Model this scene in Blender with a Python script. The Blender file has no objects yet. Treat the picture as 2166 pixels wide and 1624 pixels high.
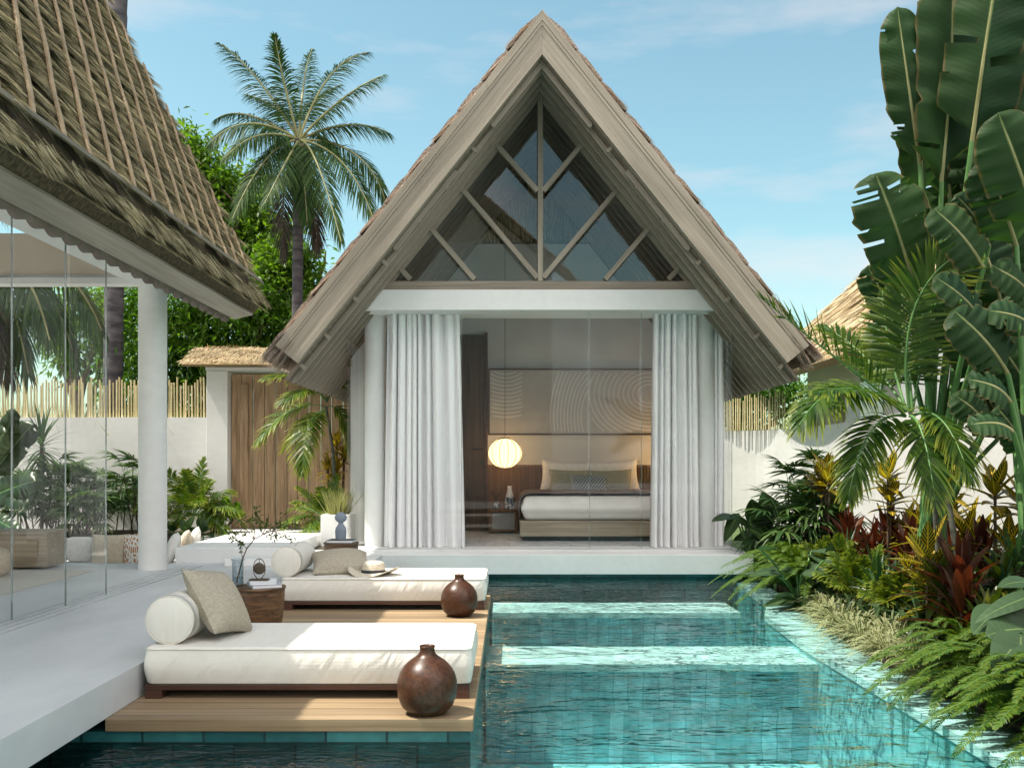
import bpy, math, random
import numpy as np
from mathutils import Vector, Matrix

C = bpy.context.scene.collection
SC = bpy.context.scene
R = math.radians
rng = np.random.default_rng(7)
random.seed(7)

# ------------------------------------------------------------------ camera, world, sun, exposure
EYE = 1.22                     # camera height above the terrace (terrace top is z = 0)
FPX = 2050.0
cam = bpy.data.cameras.new("camera")
cam_o = bpy.data.objects.new("camera", cam)
C.objects.link(cam_o)
cam_o.location = (0, 0, EYE)
cam_o.rotation_euler = (R(90), 0, 0)
cam.sensor_width = 36.0
cam.lens = FPX / 2166.0 * 36.0
cam.shift_x = 0.0028
cam.shift_y = 0.0766
cam.clip_end = 2000
SC.camera = cam_o

SUN_DIR = Vector((0.51, 0.075, -1.0)).normalized()      # the way the light travels
world = bpy.data.worlds.new("World")
SC.world = world
world.use_nodes = True
wn = world.node_tree
wn.nodes.clear()
def N(nt, kind, **kw):
    n = nt.nodes.new(kind)
    for k, v in kw.items():
        setattr(n, k, v)
    return n
sky = N(wn, 'ShaderNodeTexSky', sky_type='NISHITA', sun_disc=False)
sky.sun_elevation = math.asin(-SUN_DIR.z)
sky.sun_rotation = math.atan2(-SUN_DIR.x, -SUN_DIR.y)
sky.altitude = 0
sky.air_density = 1.0
sky.dust_density = 1.2
sky.ozone_density = 1.3
tc = N(wn, 'ShaderNodeTexCoord')
mp = N(wn, 'ShaderNodeMapping')
mp.inputs['Scale'].default_value = (1.6, 1.6, 7.0)
mp.inputs['Location'].default_value = (0.3, 0.1, 0.62)
nz = N(wn, 'ShaderNodeTexNoise')
nz.inputs['Scale'].default_value = 1.7
nz.inputs['Detail'].default_value = 7
nz.inputs['Roughness'].default_value = 0.55
rp = N(wn, 'ShaderNodeValToRGB')
rp.color_ramp.elements[0].position = 0.505
rp.color_ramp.elements[1].position = 0.75
tint = N(wn, 'ShaderNodeMix', data_type='RGBA', blend_type='MULTIPLY')
tint.inputs[0].default_value = 1.0
tint.inputs[7].default_value = (0.90, 1.07, 0.84, 1)
cl = N(wn, 'ShaderNodeMix', data_type='RGBA')
cl.inputs[7].default_value = (4.0, 3.75, 3.8, 1)        # thin low clouds
cm = N(wn, 'ShaderNodeMath', operation='MULTIPLY')
cm.inputs[1].default_value = 0.75
bg = N(wn, 'ShaderNodeBackground')
bg.inputs['Strength'].default_value = 0.133
wo = N(wn, 'ShaderNodeOutputWorld')
L = wn.links.new
L(tc.outputs['Generated'], mp.inputs['Vector'])
L(mp.outputs[0], nz.inputs['Vector'])
L(nz.outputs[0], rp.inputs[0])
L(rp.outputs[0], cm.inputs[0])
L(sky.outputs[0], tint.inputs[6])
L(tint.outputs[2], cl.inputs[6])
L(cm.outputs[0], cl.inputs[0])
# bright cloud added out of view, high and behind the viewer, for front fill
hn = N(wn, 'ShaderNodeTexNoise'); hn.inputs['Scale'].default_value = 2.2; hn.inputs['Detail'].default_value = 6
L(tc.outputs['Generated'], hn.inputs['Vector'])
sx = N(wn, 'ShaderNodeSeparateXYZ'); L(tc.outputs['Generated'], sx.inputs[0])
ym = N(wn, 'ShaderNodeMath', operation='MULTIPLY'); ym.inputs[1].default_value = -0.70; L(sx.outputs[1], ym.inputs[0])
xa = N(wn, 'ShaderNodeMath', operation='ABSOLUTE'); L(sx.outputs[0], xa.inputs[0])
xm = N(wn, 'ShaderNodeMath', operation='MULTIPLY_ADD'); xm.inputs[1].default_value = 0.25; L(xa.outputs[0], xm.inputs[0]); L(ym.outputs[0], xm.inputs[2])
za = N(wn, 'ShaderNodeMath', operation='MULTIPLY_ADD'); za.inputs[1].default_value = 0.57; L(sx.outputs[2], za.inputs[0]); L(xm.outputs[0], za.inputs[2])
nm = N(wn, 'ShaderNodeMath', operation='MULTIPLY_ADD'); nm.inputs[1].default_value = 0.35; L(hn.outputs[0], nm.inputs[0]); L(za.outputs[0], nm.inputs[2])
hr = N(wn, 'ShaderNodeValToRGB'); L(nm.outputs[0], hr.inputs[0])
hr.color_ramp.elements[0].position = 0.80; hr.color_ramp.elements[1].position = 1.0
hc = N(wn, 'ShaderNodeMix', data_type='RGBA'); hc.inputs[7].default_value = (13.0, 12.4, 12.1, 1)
# a gap cut in the added cloud so the gable glass mirrors blue sky
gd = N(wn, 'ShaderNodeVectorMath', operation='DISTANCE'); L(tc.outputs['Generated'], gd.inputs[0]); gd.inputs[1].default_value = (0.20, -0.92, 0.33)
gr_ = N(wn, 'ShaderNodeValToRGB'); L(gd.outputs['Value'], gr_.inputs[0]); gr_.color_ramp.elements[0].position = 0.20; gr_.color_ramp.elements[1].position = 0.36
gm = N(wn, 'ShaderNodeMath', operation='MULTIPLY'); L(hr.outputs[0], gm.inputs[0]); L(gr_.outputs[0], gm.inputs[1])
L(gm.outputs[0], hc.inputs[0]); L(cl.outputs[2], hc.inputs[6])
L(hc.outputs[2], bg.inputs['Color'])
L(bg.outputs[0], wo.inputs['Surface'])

sun = bpy.data.lights.new("sun", 'SUN')
sun.energy = 4.9
sun.angle = R(0.55)
sun.color = (1.0, 0.93, 0.82)
sun_o = bpy.data.objects.new("sun", sun)
C.objects.link(sun_o)
sun_o.rotation_euler = SUN_DIR.to_track_quat('-Z', 'Y').to_euler()
sun_o.location = (-20, -3, 40)

SC.view_settings.view_transform = 'Standard'
SC.view_settings.look = 'None'
SC.view_settings.gamma = 1.0
SC.view_settings.exposure = 0.82
SC.render.engine = 'CYCLES'
SC.cycles.use_denoising = True
SC.cycles.max_bounces = 10
SC.cycles.transparent_max_bounces = 16
SC.cycles.diffuse_bounces = 4
SC.cycles.glossy_bounces = 4
SC.cycles.sample_clamp_indirect = 6.0
SC.cycles.caustics_reflective = False
SC.cycles.caustics_refractive = False

def P(px, py, d):
    """a point of the place: image position in photo pixels and its distance along the view"""
    return Vector(((px - 1077) / FPX * d, d, EYE - (py - 978) / FPX * d))

# ------------------------------------------------------------------ mesh building
def nrm(a):
    a = np.asarray(a, float)
    return a / np.maximum(np.linalg.norm(a, axis=-1, keepdims=True), 1e-9)

class MB:
    def __init__(self):
        self.ch = []                                    # (V, F list of arrays, uv, mat, smooth)
    def add(self, V, F, uv=None, mat=0, smooth=False):
        self.ch.append((np.asarray(V, float).reshape(-1, 3), F, uv, mat, smooth))
        return self
    def poly(self, pts, faces, mat=0, smooth=False):
        return self.add(pts, [list(f) for f in faces], None, mat, smooth)
    def box(self, x0, x1, y0, y1, z0, z1, mat=0):
        v = [(x0,y0,z0),(x1,y0,z0),(x1,y1,z0),(x0,y1,z0),(x0,y0,z1),(x1,y0,z1),(x1,y1,z1),(x0,y1,z1)]
        return self.poly(v, [(0,3,2,1),(4,5,6,7),(0,1,5,4),(1,2,6,5),(2,3,7,6),(3,0,4,7)], mat)
    def prism(self, pts, axis, a, b, mat=0, smooth=False):
        """polygon extruded along an axis; pts are the two other coordinates"""
        n = len(pts)
        def mk(p, q):
            return {'x': (q, p[0], p[1]), 'y': (p[0], q, p[1]), 'z': (p[0], p[1], q)}[axis]
        v = [mk(p, a) for p in pts] + [mk(p, b) for p in pts]
        f = [tuple(range(n)), tuple(range(2*n-1, n-1, -1))]
        f += [(i, n+i, n+(i+1) % n, (i+1) % n) for i in range(n)]
        return self.poly(v, f, mat, smooth)
    def bar(self, p, q, w, h, up=(0,0,1), mat=0):
        p, q = np.array(p, float), np.array(q, float)
        t = nrm(q - p); s = nrm(np.cross(t, up)); u = np.cross(s, t)
        v = []
        for c in (p, q):
            for a, b in ((-1,-1),(1,-1),(1,1),(-1,1)):
                v.append(c + s*a*w/2 + u*b*h/2)
        return self.poly(v, [(0,3,2,1),(4,5,6,7),(0,1,5,4),(1,2,6,5),(2,3,7,6),(3,0,4,7)], mat)
    def tube(self, pts, rad, n=8, mat=0, caps=True):
        pts = np.array(pts, float); k = len(pts)
        rad = np.full(k, rad) if np.isscalar(rad) else np.array(rad, float)
        t = nrm(np.gradient(pts, axis=0))
        ref = np.array([0, 0, 1.0]) if abs(t[0][2]) < 0.9 else np.array([0, 1.0, 0])
        s = nrm(np.cross(t, ref)); u = np.cross(s, t)
        a = np.linspace(0, 2*np.pi, n, endpoint=False)
        V = pts[:, None] + rad[:, None, None]*(np.cos(a)[None, :, None]*s[:, None] + np.sin(a)[None, :, None]*u[:, None])
        idx = np.arange(k*n).reshape(k, n)
        F = np.stack([idx[:-1], np.roll(idx, -1, 1)[:-1], np.roll(idx, -1, 1)[1:], idx[1:]], -1).reshape(-1, 4)
        self.add(V, F, None, mat, True)
        if caps:
            self.poly(V[0], [tuple(range(n))[::-1]], mat); self.poly(V[-1], [tuple(range(n))], mat)
        return self
    def lathe(self, prof, n=48, mat=0, c=(0,0,0), smooth=True, sx=1, sy=1):
        prof = np.array(prof, float); k = len(prof)
        a = np.linspace(0, 2*np.pi, n, endpoint=False)
        V = np.zeros((k, n, 3))
        V[..., 0] = prof[:, 0, None]*np.cos(a)*sx + c[0]
        V[..., 1] = prof[:, 0, None]*np.sin(a)*sy + c[1]
        V[..., 2] = prof[:, 1, None] + c[2]
        idx = np.arange(k*n).reshape(k, n)
        F = np.stack([idx[:-1], np.roll(idx, -1, 1)[:-1], np.roll(idx, -1, 1)[1:], idx[1:]], -1).reshape(-1, 4)
        self.add(V, F, None, mat, smooth)
        if prof[0, 0] > 1e-4: self.poly(V[0], [tuple(range(n))[::-1]], mat)
        if prof[-1, 0] > 1e-4: self.poly(V[-1], [tuple(range(n))], mat)
        return self
    def grid(self, V, mat=0, smooth=True, closed=False):
        """V (a, b, 3)"""
        V = np.asarray(V, float); a, b = V.shape[:2]
        idx = np.arange(a*b).reshape(a, b)
        F = np.stack([idx[:-1, :-1], idx[1:, :-1], idx[1:, 1:], idx[:-1, 1:]], -1).reshape(-1, 4)
        uu, vv = np.meshgrid(np.linspace(0, 1, b), np.linspace(0, 1, a))
        return self.add(V, F, np.stack([uu, vv], -1).reshape(-1, 2), mat, smooth)
    def build(self, name, mats, parent=None, bevel=0, mw=None):
        me = bpy.data.meshes.new(name)
        Vs, loops, starts, mi, sm, uvs = [], [], [], [], [], []
        off = 0; ls = 0
        for V, F, uv, m, s in self.ch:
            Vs.append(V)
            if isinstance(F, np.ndarray):
                l = (F + off).reshape(-1); k = F.shape[1]; nf = len(F)
                st = ls + np.arange(nf)*k
            else:
                l = np.array([i for f in F for i in f], int) + off; nf = len(F)
                cnt = np.array([len(f) for f in F]); st = ls + np.concatenate([[0], np.cumsum(cnt)[:-1]])
            loops.append(l); starts.append(st)
            mi.append(np.full(nf, m)); sm.append(np.full(nf, s))
            uvs.append(uv[l - off] if uv is not None else np.zeros((len(l), 2)))
            off += len(V); ls += len(l)
        V = np.concatenate(Vs); l = np.concatenate(loops); st = np.concatenate(starts)
        me.vertices.add(len(V)); me.vertices.foreach_set('co', V.astype(np.float32).ravel())
        me.loops.add(len(l)); me.loops.foreach_set('vertex_index', l.astype(np.int32))
        me.polygons.add(len(st)); me.polygons.foreach_set('loop_start', st.astype(np.int32))
        ul = me.uv_layers.new(name='UVMap')
        ul.data.foreach_set('uv', np.concatenate(uvs).astype(np.float32).ravel())
        me.polygons.foreach_set('material_index', np.concatenate(mi).astype(np.int32))
        me.polygons.foreach_set('use_smooth', np.concatenate(sm).astype(bool))
        me.update(calc_edges=True)
        for m in (mats if isinstance(mats, (list, tuple)) else [mats]):
            me.materials.append(m)
        o = bpy.data.objects.new(name, me)
        C.objects.link(o)
        if mw is not None: o.matrix_world = mw
        if parent is not None:
            o.parent = parent
            if parent.get('_w'):                      # geometry given in place coordinates
                o.matrix_parent_inverse = Matrix.Translation(-Vector(parent.location))
        if bevel:
            b = o.modifiers.new('bevel', 'BEVEL'); b.width = bevel; b.segments = 2
            b.limit_method = 'ANGLE'; b.angle_limit = R(40)
        return o

def tag(o, label=None, cat=None, group=None, kind=None):
    for k, v in (('label', label), ('category', cat), ('group', group), ('kind', kind)):
        if v: o[k] = v
    return o

def thing(name, label, cat, loc=(0, 0, 0), rz=0, group=None, place=False):
    """an Empty at the thing's base; place=True: its parts are given in place coordinates"""
    o = bpy.data.objects.new(name, None); C.objects.link(o)
    o.location = loc; o.rotation_euler = (0, 0, rz); o.empty_display_size = 0.1
    if place: o['_w'] = 1
    return tag(o, label, cat, group)

def dup(root, loc, rz=0, sc=1.0, label=None, group=None):
    def cp(o, parent):
        c = o.copy(); C.objects.link(c)
        if parent is not None: c.parent = parent
        for ch in list(o.children): cp(ch, c)
        return c
    r = cp(root, None)
    r.location = loc; r.rotation_euler = (0, 0, rz); r.scale = (sc, sc, sc)
    if label: r['label'] = label
    if group: r['group'] = group
    return r

# ------------------------------------------------------------------ materials
def base_mat(name):
    m = bpy.data.materials.new(name); m.use_nodes = True
    nt = m.node_tree; nt.nodes.clear()
    out = N(nt, 'ShaderNodeOutputMaterial'); b = N(nt, 'ShaderNodeBsdfPrincipled')
    nt.links.new(b.outputs[0], out.inputs[0])
    return m, nt, b, out

def ramp(nt, fac, stops):
    r = N(nt, 'ShaderNodeValToRGB'); e = r.color_ramp.elements
    e[0].position, e[0].color = stops[0][0], (*stops[0][1], 1)
    e[1].position, e[1].color = stops[-1][0], (*stops[-1][1], 1)
    for p, c in stops[1:-1]:
        x = e.new(p); x.color = (*c, 1)
    nt.links.new(fac, r.inputs[0])
    return r

def coords(nt, scale=(1,1,1), rot=(0,0,0), kind='Object', loc=(0,0,0)):
    t = N(nt, 'ShaderNodeTexCoord'); m = N(nt, 'ShaderNodeMapping', vector_type='TEXTURE')
    m.inputs['Rotation'].default_value = rot
    m.inputs['Location'].default_value = loc
    m.inputs['Scale'].default_value = tuple(1.0/s for s in scale)
    nt.links.new(t.outputs[kind], m.inputs['Vector'])
    return m.outputs[0]

def mulc(nt, a, b, f=1.0, mode='MULTIPLY'):
    x = N(nt, 'ShaderNodeMix', data_type='RGBA', blend_type=mode)
    x.inputs[0].default_value = f
    nt.links.new(a, x.inputs[6]); nt.links.new(b, x.inputs[7])
    return x.outputs[2]

def surf(name, c1, c2, scale=(3,3,3), rough=0.6, bump=0.0, rot=(0,0,0), lo=0.35, hi=0.65, detail=6, spec=0.4,
         island=0.0, fine=0.0, coat=0.0, dist=0.01, kind='Object', bumpscale=None, distort=0.0):
    m, nt, b, out = base_mat(name)
    v = coords(nt, scale, rot, kind)
    n = N(nt, 'ShaderNodeTexNoise'); n.inputs['Scale'].default_value = 1.0
    n.inputs['Detail'].default_value = detail; n.inputs['Distortion'].default_value = distort
    nt.links.new(v, n.inputs['Vector'])
    col = ramp(nt, n.outputs[0], [(lo, c1), (hi, c2)]).outputs[0]
    if island:
        g = N(nt, 'ShaderNodeNewGeometry')
        d = 1 - island
        col = mulc(nt, col, ramp(nt, g.outputs['Random Per Island'], [(0, (d, d, d)), (1, (1+island, 1+island*0.95, 1+island*0.85))]).outputs[0])
    if fine:
        n2 = N(nt, 'ShaderNodeTexNoise'); n2.inputs['Scale'].default_value = 9.0; n2.inputs['Detail'].default_value = 3
        nt.links.new(v, n2.inputs['Vector'])
        col = mulc(nt, col, ramp(nt, n2.outputs[0], [(0.3, (1-fine,)*3), (0.7, (1+fine*0.4,)*3)]).outputs[0])
    nt.links.new(col, b.inputs['Base Color'])
    b.inputs['Roughness'].default_value = rough
    b.inputs['Specular IOR Level'].default_value = spec
    b.inputs['Coat Weight'].default_value = coat
    b.inputs['Coat Roughness'].default_value = 0.15
    if bump:
        bp = N(nt, 'ShaderNodeBump'); bp.inputs['Strength'].default_value = bump; bp.inputs['Distance'].default_value = dist
        h = n.outputs[0]
        if bumpscale:
            n3 = N(nt, 'ShaderNodeTexNoise'); n3.inputs['Scale'].default_value = 1.0; n3.inputs['Detail'].default_value = 4
            nt.links.new(coords(nt, bumpscale, rot, kind), n3.inputs['Vector']); h = n3.outputs[0]
        nt.links.new(h, bp.inputs['Height']); nt.links.new(bp.outputs[0], b.inputs['Normal'])
    return m

def wood(name, c1, c2, rot=(0,0,0), grain=34, rough=0.55, bump=0.12, plank=None, gap=(0.02,0.015,0.01), along=0.9, spec=0.3):
    """wood with grain along the (rotated) x axis; plank=(axis 'y'/'z', width): boards side by side"""
    m, nt, b, out = base_mat(name)
    v = coords(nt, (1,1,1), rot)
    vec = v
    val = None
    if plank:
        sp = N(nt, 'ShaderNodeSeparateXYZ'); nt.links.new(v, sp.inputs[0])
        dv = N(nt, 'ShaderNodeMath', operation='DIVIDE'); dv.inputs[1].default_value = plank[1]
        nt.links.new(sp.outputs[{'x':0,'y':1,'z':2}[plank[0]]], dv.inputs[0])
        fl = N(nt, 'ShaderNodeMath', operation='FLOOR'); nt.links.new(dv.outputs[0], fl.inputs[0])
        wn_ = N(nt, 'ShaderNodeTexWhiteNoise', noise_dimensions='1D'); nt.links.new(fl.outputs[0], wn_.inputs['W'])
        fr = N(nt, 'ShaderNodeMath', operation='FRACT'); nt.links.new(dv.outputs[0], fr.inputs[0])
        pp = N(nt, 'ShaderNodeMath', operation='PINGPONG'); pp.inputs[1].default_value = 0.5; nt.links.new(fr.outputs[0], pp.inputs[0])
        gp = ramp(nt, pp.outputs[0], [(0.02, (0,0,0)), (0.06, (1,1,1))])
        ad = N(nt, 'ShaderNodeVectorMath', operation='ADD'); nt.links.new(v, ad.inputs[0])
        ml = N(nt, 'ShaderNodeVectorMath', operation='SCALE'); ml.inputs['Scale'].default_value = 13.0
        nt.links.new(wn_.outputs['Color'], ml.inputs[0]); nt.links.new(ml.outputs[0], ad.inputs[1])
        vec = ad.outputs[0]; val = wn_.outputs['Value']
    mp2 = N(nt, 'ShaderNodeMapping'); mp2.inputs['Scale'].default_value = (along, grain, grain)
    nt.links.new(vec, mp2.inputs[0])
    n = N(nt, 'ShaderNodeTexNoise'); n.inputs['Scale'].default_value = 1.0; n.inputs['Detail'].default_value = 5
    n.inputs['Distortion'].default_value = 0.6
    nt.links.new(mp2.outputs[0], n.inputs['Vector'])
    col = ramp(nt, n.outputs[0], [(0.3, c1), (0.72, c2)]).outputs[0]
    mp3 = N(nt, 'ShaderNodeMapping'); mp3.inputs['Scale'].default_value = (0.7, 4, 4); nt.links.new(vec, mp3.inputs[0])
    nb = N(nt, 'ShaderNodeTexNoise'); nb.inputs['Scale'].default_value = 1.0; nb.inputs['Detail'].default_value = 3
    nt.links.new(mp3.outputs[0], nb.inputs['Vector'])
    col = mulc(nt, col, ramp(nt, nb.outputs[0], [(0.3, (0.78,)*3), (0.7, (1.12,)*3)]).outputs[0])
    h = n.outputs[0]
    if plank:
        col = mulc(nt, col, ramp(nt, val, [(0, (0.8,)*3), (1, (1.15,)*3)]).outputs[0])
        mx = N(nt, 'ShaderNodeMix', data_type='RGBA'); mx.inputs[6].default_value = (*gap, 1)
        nt.links.new(gp.outputs[0], mx.inputs[0]); nt.links.new(col, mx.inputs[7]); col = mx.outputs[2]
        hm = N(nt, 'ShaderNodeMath', operation='MULTIPLY'); nt.links.new(n.outputs[0], hm.inputs[0]); nt.links.new(gp.outputs[0], hm.inputs[1]); h = hm.outputs[0]
    nt.links.new(col, b.inputs['Base Color'])
    b.inputs['Roughness'].default_value = rough; b.inputs['Specular IOR Level'].default_value = spec
    bp = N(nt, 'ShaderNodeBump'); bp.inputs['Strength'].default_value = bump; bp.inputs['Distance'].default_value = 0.01
    nt.links.new(h, bp.inputs['Height']); nt.links.new(bp.outputs[0], b.inputs['Normal'])
    return m

def leafm(name, c1, c2, trans=0.35, rough=0.42, tcol=None, rib=0.0, ribs=22, vein=None, edge=None, edge2=None, spec=0.24, streak=None):
    """leaf: colour differs leaf by leaf; uv.x runs across, uv.y along the blade"""
    m, nt, b, out = base_mat(name)
    g = N(nt, 'ShaderNodeNewGeometry')
    col = ramp(nt, g.outputs['Random Per Island'], [(0, c1), (1, c2)]).outputs[0]
    n = N(nt, 'ShaderNodeTexNoise'); n.inputs['Scale'].default_value = 2.3; n.inputs['Detail'].default_value = 3
    nt.links.new(coords(nt), n.inputs['Vector'])
    col = mulc(nt, col, ramp(nt, n.outputs[0], [(0.3, (0.72,)*3), (0.7, (1.2,)*3)]).outputs[0])
    uvn = N(nt, 'ShaderNodeTexCoord'); sp = N(nt, 'ShaderNodeSeparateXYZ'); nt.links.new(uvn.outputs['UV'], sp.inputs[0])
    ab = N(nt, 'ShaderNodeMath', operation='SUBTRACT'); ab.inputs[1].default_value = 0.5; nt.links.new(sp.outputs[0], ab.inputs[0])
    ax = N(nt, 'ShaderNodeMath', operation='ABSOLUTE'); nt.links.new(ab.outputs[0], ax.inputs[0])
    if rib or vein:
        # side veins slant from the midrib towards the tip
        s1 = N(nt, 'ShaderNodeMath', operation='MULTIPLY'); s1.inputs[1].default_value = 0.45 if vein else 0.12; nt.links.new(ax.outputs[0], s1.inputs[0])
        s2 = N(nt, 'ShaderNodeMath', operation='SUBTRACT'); nt.links.new(sp.outputs[1], s2.inputs[0]); nt.links.new(s1.outputs[0], s2.inputs[1])
        s3 = N(nt, 'ShaderNodeMath', operation='MULTIPLY'); s3.inputs[1].default_value = ribs; nt.links.new(s2.outputs[0], s3.inputs[0])
        s4 = N(nt, 'ShaderNodeMath', operation='PINGPONG'); s4.inputs[1].default_value = 0.5; nt.links.new(s3.outputs[0], s4.inputs[0])
    if vein:
        a = ramp(nt, s4.outputs[0], [(0.07, (1,1,1)), (0.17, (0,0,0))])
        c = ramp(nt, ax.outputs[0], [(0.03, (1,1,1)), (0.07, (0,0,0))])
        mxm = N(nt, 'ShaderNodeMath', operation='MAXIMUM'); nt.links.new(a.outputs[0], mxm.inputs[0]); nt.links.new(c.outputs[0], mxm.inputs[1])
        mx = N(nt, 'ShaderNodeMix', data_type='RGBA'); mx.inputs[7].default_value = (*vein, 1)
        nt.links.new(mxm.outputs[0], mx.inputs[0]); nt.links.new(col, mx.inputs[6]); col = mx.outputs[2]
    elif rib:
        c = ramp(nt, ax.outputs[0], [(0.012, (1,1,1)), (0.03, (0,0,0))])
        mx = N(nt, 'ShaderNodeMix', data_type='RGBA'); mx.inputs[7].default_value = (0.13, 0.18, 0.065, 1)
        nt.links.new(c.outputs[0], mx.inputs[0]); nt.links.new(col, mx.inputs[6]); col = mx.outputs[2]
        bp = N(nt, 'ShaderNodeBump'); bp.inputs['Strength'].default_value = rib; bp.inputs['Distance'].default_value = 0.012
        nt.links.new(s4.outputs[0], bp.inputs['Height']); nt.links.new(bp.outputs[0], b.inputs['Normal'])
    if edge:
        c = ramp(nt, ax.outputs[0], [(0.2, (0,0,0)), (0.26, (1,1,1))])
        mx = N(nt, 'ShaderNodeMix', data_type='RGBA'); mx.inputs[7].default_value = (*edge, 1)
        nt.links.new(c.outputs[0], mx.inputs[0]); nt.links.new(col, mx.inputs[6]); col = mx.outputs[2]
    if edge2:
        en = N(nt, 'ShaderNodeTexNoise'); en.inputs['Scale'].default_value = 7.0; nt.links.new(coords(nt), en.inputs['Vector'])
        ea = N(nt, 'ShaderNodeMath', operation='MULTIPLY_ADD'); ea.inputs[1].default_value = 0.09; nt.links.new(en.outputs[0], ea.inputs[0]); nt.links.new(ax.outputs[0], ea.inputs[2])
        c = ramp(nt, ea.outputs[0], [(0.505, (0,0,0)), (0.545, (1,1,1))])
        mx = N(nt, 'ShaderNodeMix', data_type='RGBA'); mx.inputs[7].default_value = (*edge2, 1)
        nt.links.new(c.outputs[0], mx.inputs[0]); nt.links.new(col, mx.inputs[6]); col = mx.outputs[2]
    if streak:
        c = ramp(nt, sp.outputs[1], [(0.6, (0,0,0)), (1.0, (1,1,1))])
        mx = N(nt, 'ShaderNodeMix', data_type='RGBA'); mx.inputs[7].default_value = (*streak, 1)
        nt.links.new(c.outputs[0], mx.inputs[0]); nt.links.new(col, mx.inputs[6]); col = mx.outputs[2]
    nt.links.new(col, b.inputs['Base Color'])
    b.inputs['Roughness'].default_value = rough; b.inputs['Specular IOR Level'].default_value = spec
    t = N(nt, 'ShaderNodeBsdfTranslucent')
    k = N(nt, 'ShaderNodeMix', data_type='RGBA', blend_type='MULTIPLY'); k.inputs[0].default_value = 1
    k.inputs[7].default_value = (*(tcol or (1.5, 1.7, 0.6)), 1)
    nt.links.new(col, k.inputs[6]); nt.links.new(k.outputs[2], t.inputs[0])
    ms = N(nt, 'ShaderNodeMixShader'); ms.inputs[0].default_value = trans
    nt.links.new(b.outputs[0], ms.inputs[1]); nt.links.new(t.outputs[0], ms.inputs[2]); nt.links.new(ms.outputs[0], out.inputs[0])
    return m

def glassm(name, tint=(0.93, 0.96, 0.95), ior=1.5, boost=1.0):
    m, nt, b, out = base_mat(name); nt.nodes.remove(b)
    f = N(nt, 'ShaderNodeFresnel'); f.inputs['IOR'].default_value = ior
    mu = N(nt, 'ShaderNodeMath', operation='MULTIPLY', use_clamp=True); mu.inputs[1].default_value = boost
    gb = N(nt, 'ShaderNodeNewGeometry'); inv = N(nt, 'ShaderNodeMath', operation='SUBTRACT'); inv.inputs[0].default_value = 1.0
    nt.links.new(gb.outputs['Backfacing'], inv.inputs[1]); m3 = N(nt, 'ShaderNodeMath', operation='MULTIPLY')
    nt.links.new(f.outputs[0], m3.inputs[0]); nt.links.new(inv.outputs[0], m3.inputs[1]); nt.links.new(m3.outputs[0], mu.inputs[0])
    t = N(nt, 'ShaderNodeBsdfTransparent'); t.inputs[0].default_value = (*tint, 1)
    g = N(nt, 'ShaderNodeBsdfGlossy'); g.inputs['Roughness'].default_value = 0.0
    ms = N(nt, 'ShaderNodeMixShader'); nt.links.new(mu.outputs[0], ms.inputs[0])
    nt.links.new(t.outputs[0], ms.inputs[1]); nt.links.new(g.outputs[0], ms.inputs[2]); nt.links.new(ms.outputs[0], out.inputs[0])
    return m

def tile(name, c1, c2, mortar, w, h, rot=(0,0,0), msize=0.012, rough=0.35, offset=0.5, wob=0.0):
    m, nt, b, out = base_mat(name)
    v = coords(nt, (1,1,1), rot)
    dn = N(nt, 'ShaderNodeTexNoise'); dn.inputs['Scale'].default_value = 3.2; dn.inputs['Detail'].default_value = 2
    nt.links.new(v, dn.inputs['Vector'])
    if wob:  # wavers the tile pattern to imitate refraction through the water
        wz = N(nt, 'ShaderNodeTexNoise'); wz.inputs['Scale'].default_value = 3.0; wz.inputs['Detail'].default_value = 2
        nt.links.new(v, wz.inputs['Vector'])
        ws = N(nt, 'ShaderNodeVectorMath', operation='MULTIPLY_ADD'); ws.inputs[1].default_value = (wob,)*3
        nt.links.new(wz.outputs['Color'], ws.inputs[0]); nt.links.new(v, ws.inputs[2]); v = ws.outputs[0]
    br = N(nt, 'ShaderNodeTexBrick', offset=offset)
    br.inputs['Color1'].default_value = (*c1, 1); br.inputs['Color2'].default_value = (*c2, 1); br.inputs['Mortar'].default_value = (*mortar, 1)
    br.inputs['Scale'].default_value = 1.0; br.inputs['Mortar Size'].default_value = msize
    br.inputs['Brick Width'].default_value = w; br.inputs['Row Height'].default_value = h
    nt.links.new(v, br.inputs['Vector'])
    n = N(nt, 'ShaderNodeTexNoise'); n.inputs['Scale'].default_value = 9; n.inputs['Detail'].default_value = 6
    nt.links.new(v, n.inputs['Vector'])
    col = mulc(nt, br.outputs[0], ramp(nt, n.outputs[0], [(0.3, (0.72,)*3), (0.7, (1.25,)*3)]).outputs[0])
    col = mulc(nt, col, ramp(nt, dn.outputs[0], [(0.3, (0.85,)*3), (0.7, (1.12,)*3)]).outputs[0])
    nt.links.new(col, b.inputs['Base Color']); b.inputs['Roughness'].default_value = rough
    return m

def emit(name, col, s):
    m, nt, b, out = base_mat(name); nt.nodes.remove(b)
    e = N(nt, 'ShaderNodeEmission'); e.inputs[0].default_value = (*col, 1); e.inputs[1].default_value = s
    nt.links.new(e.outputs[0], out.inputs[0])
    return m

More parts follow.
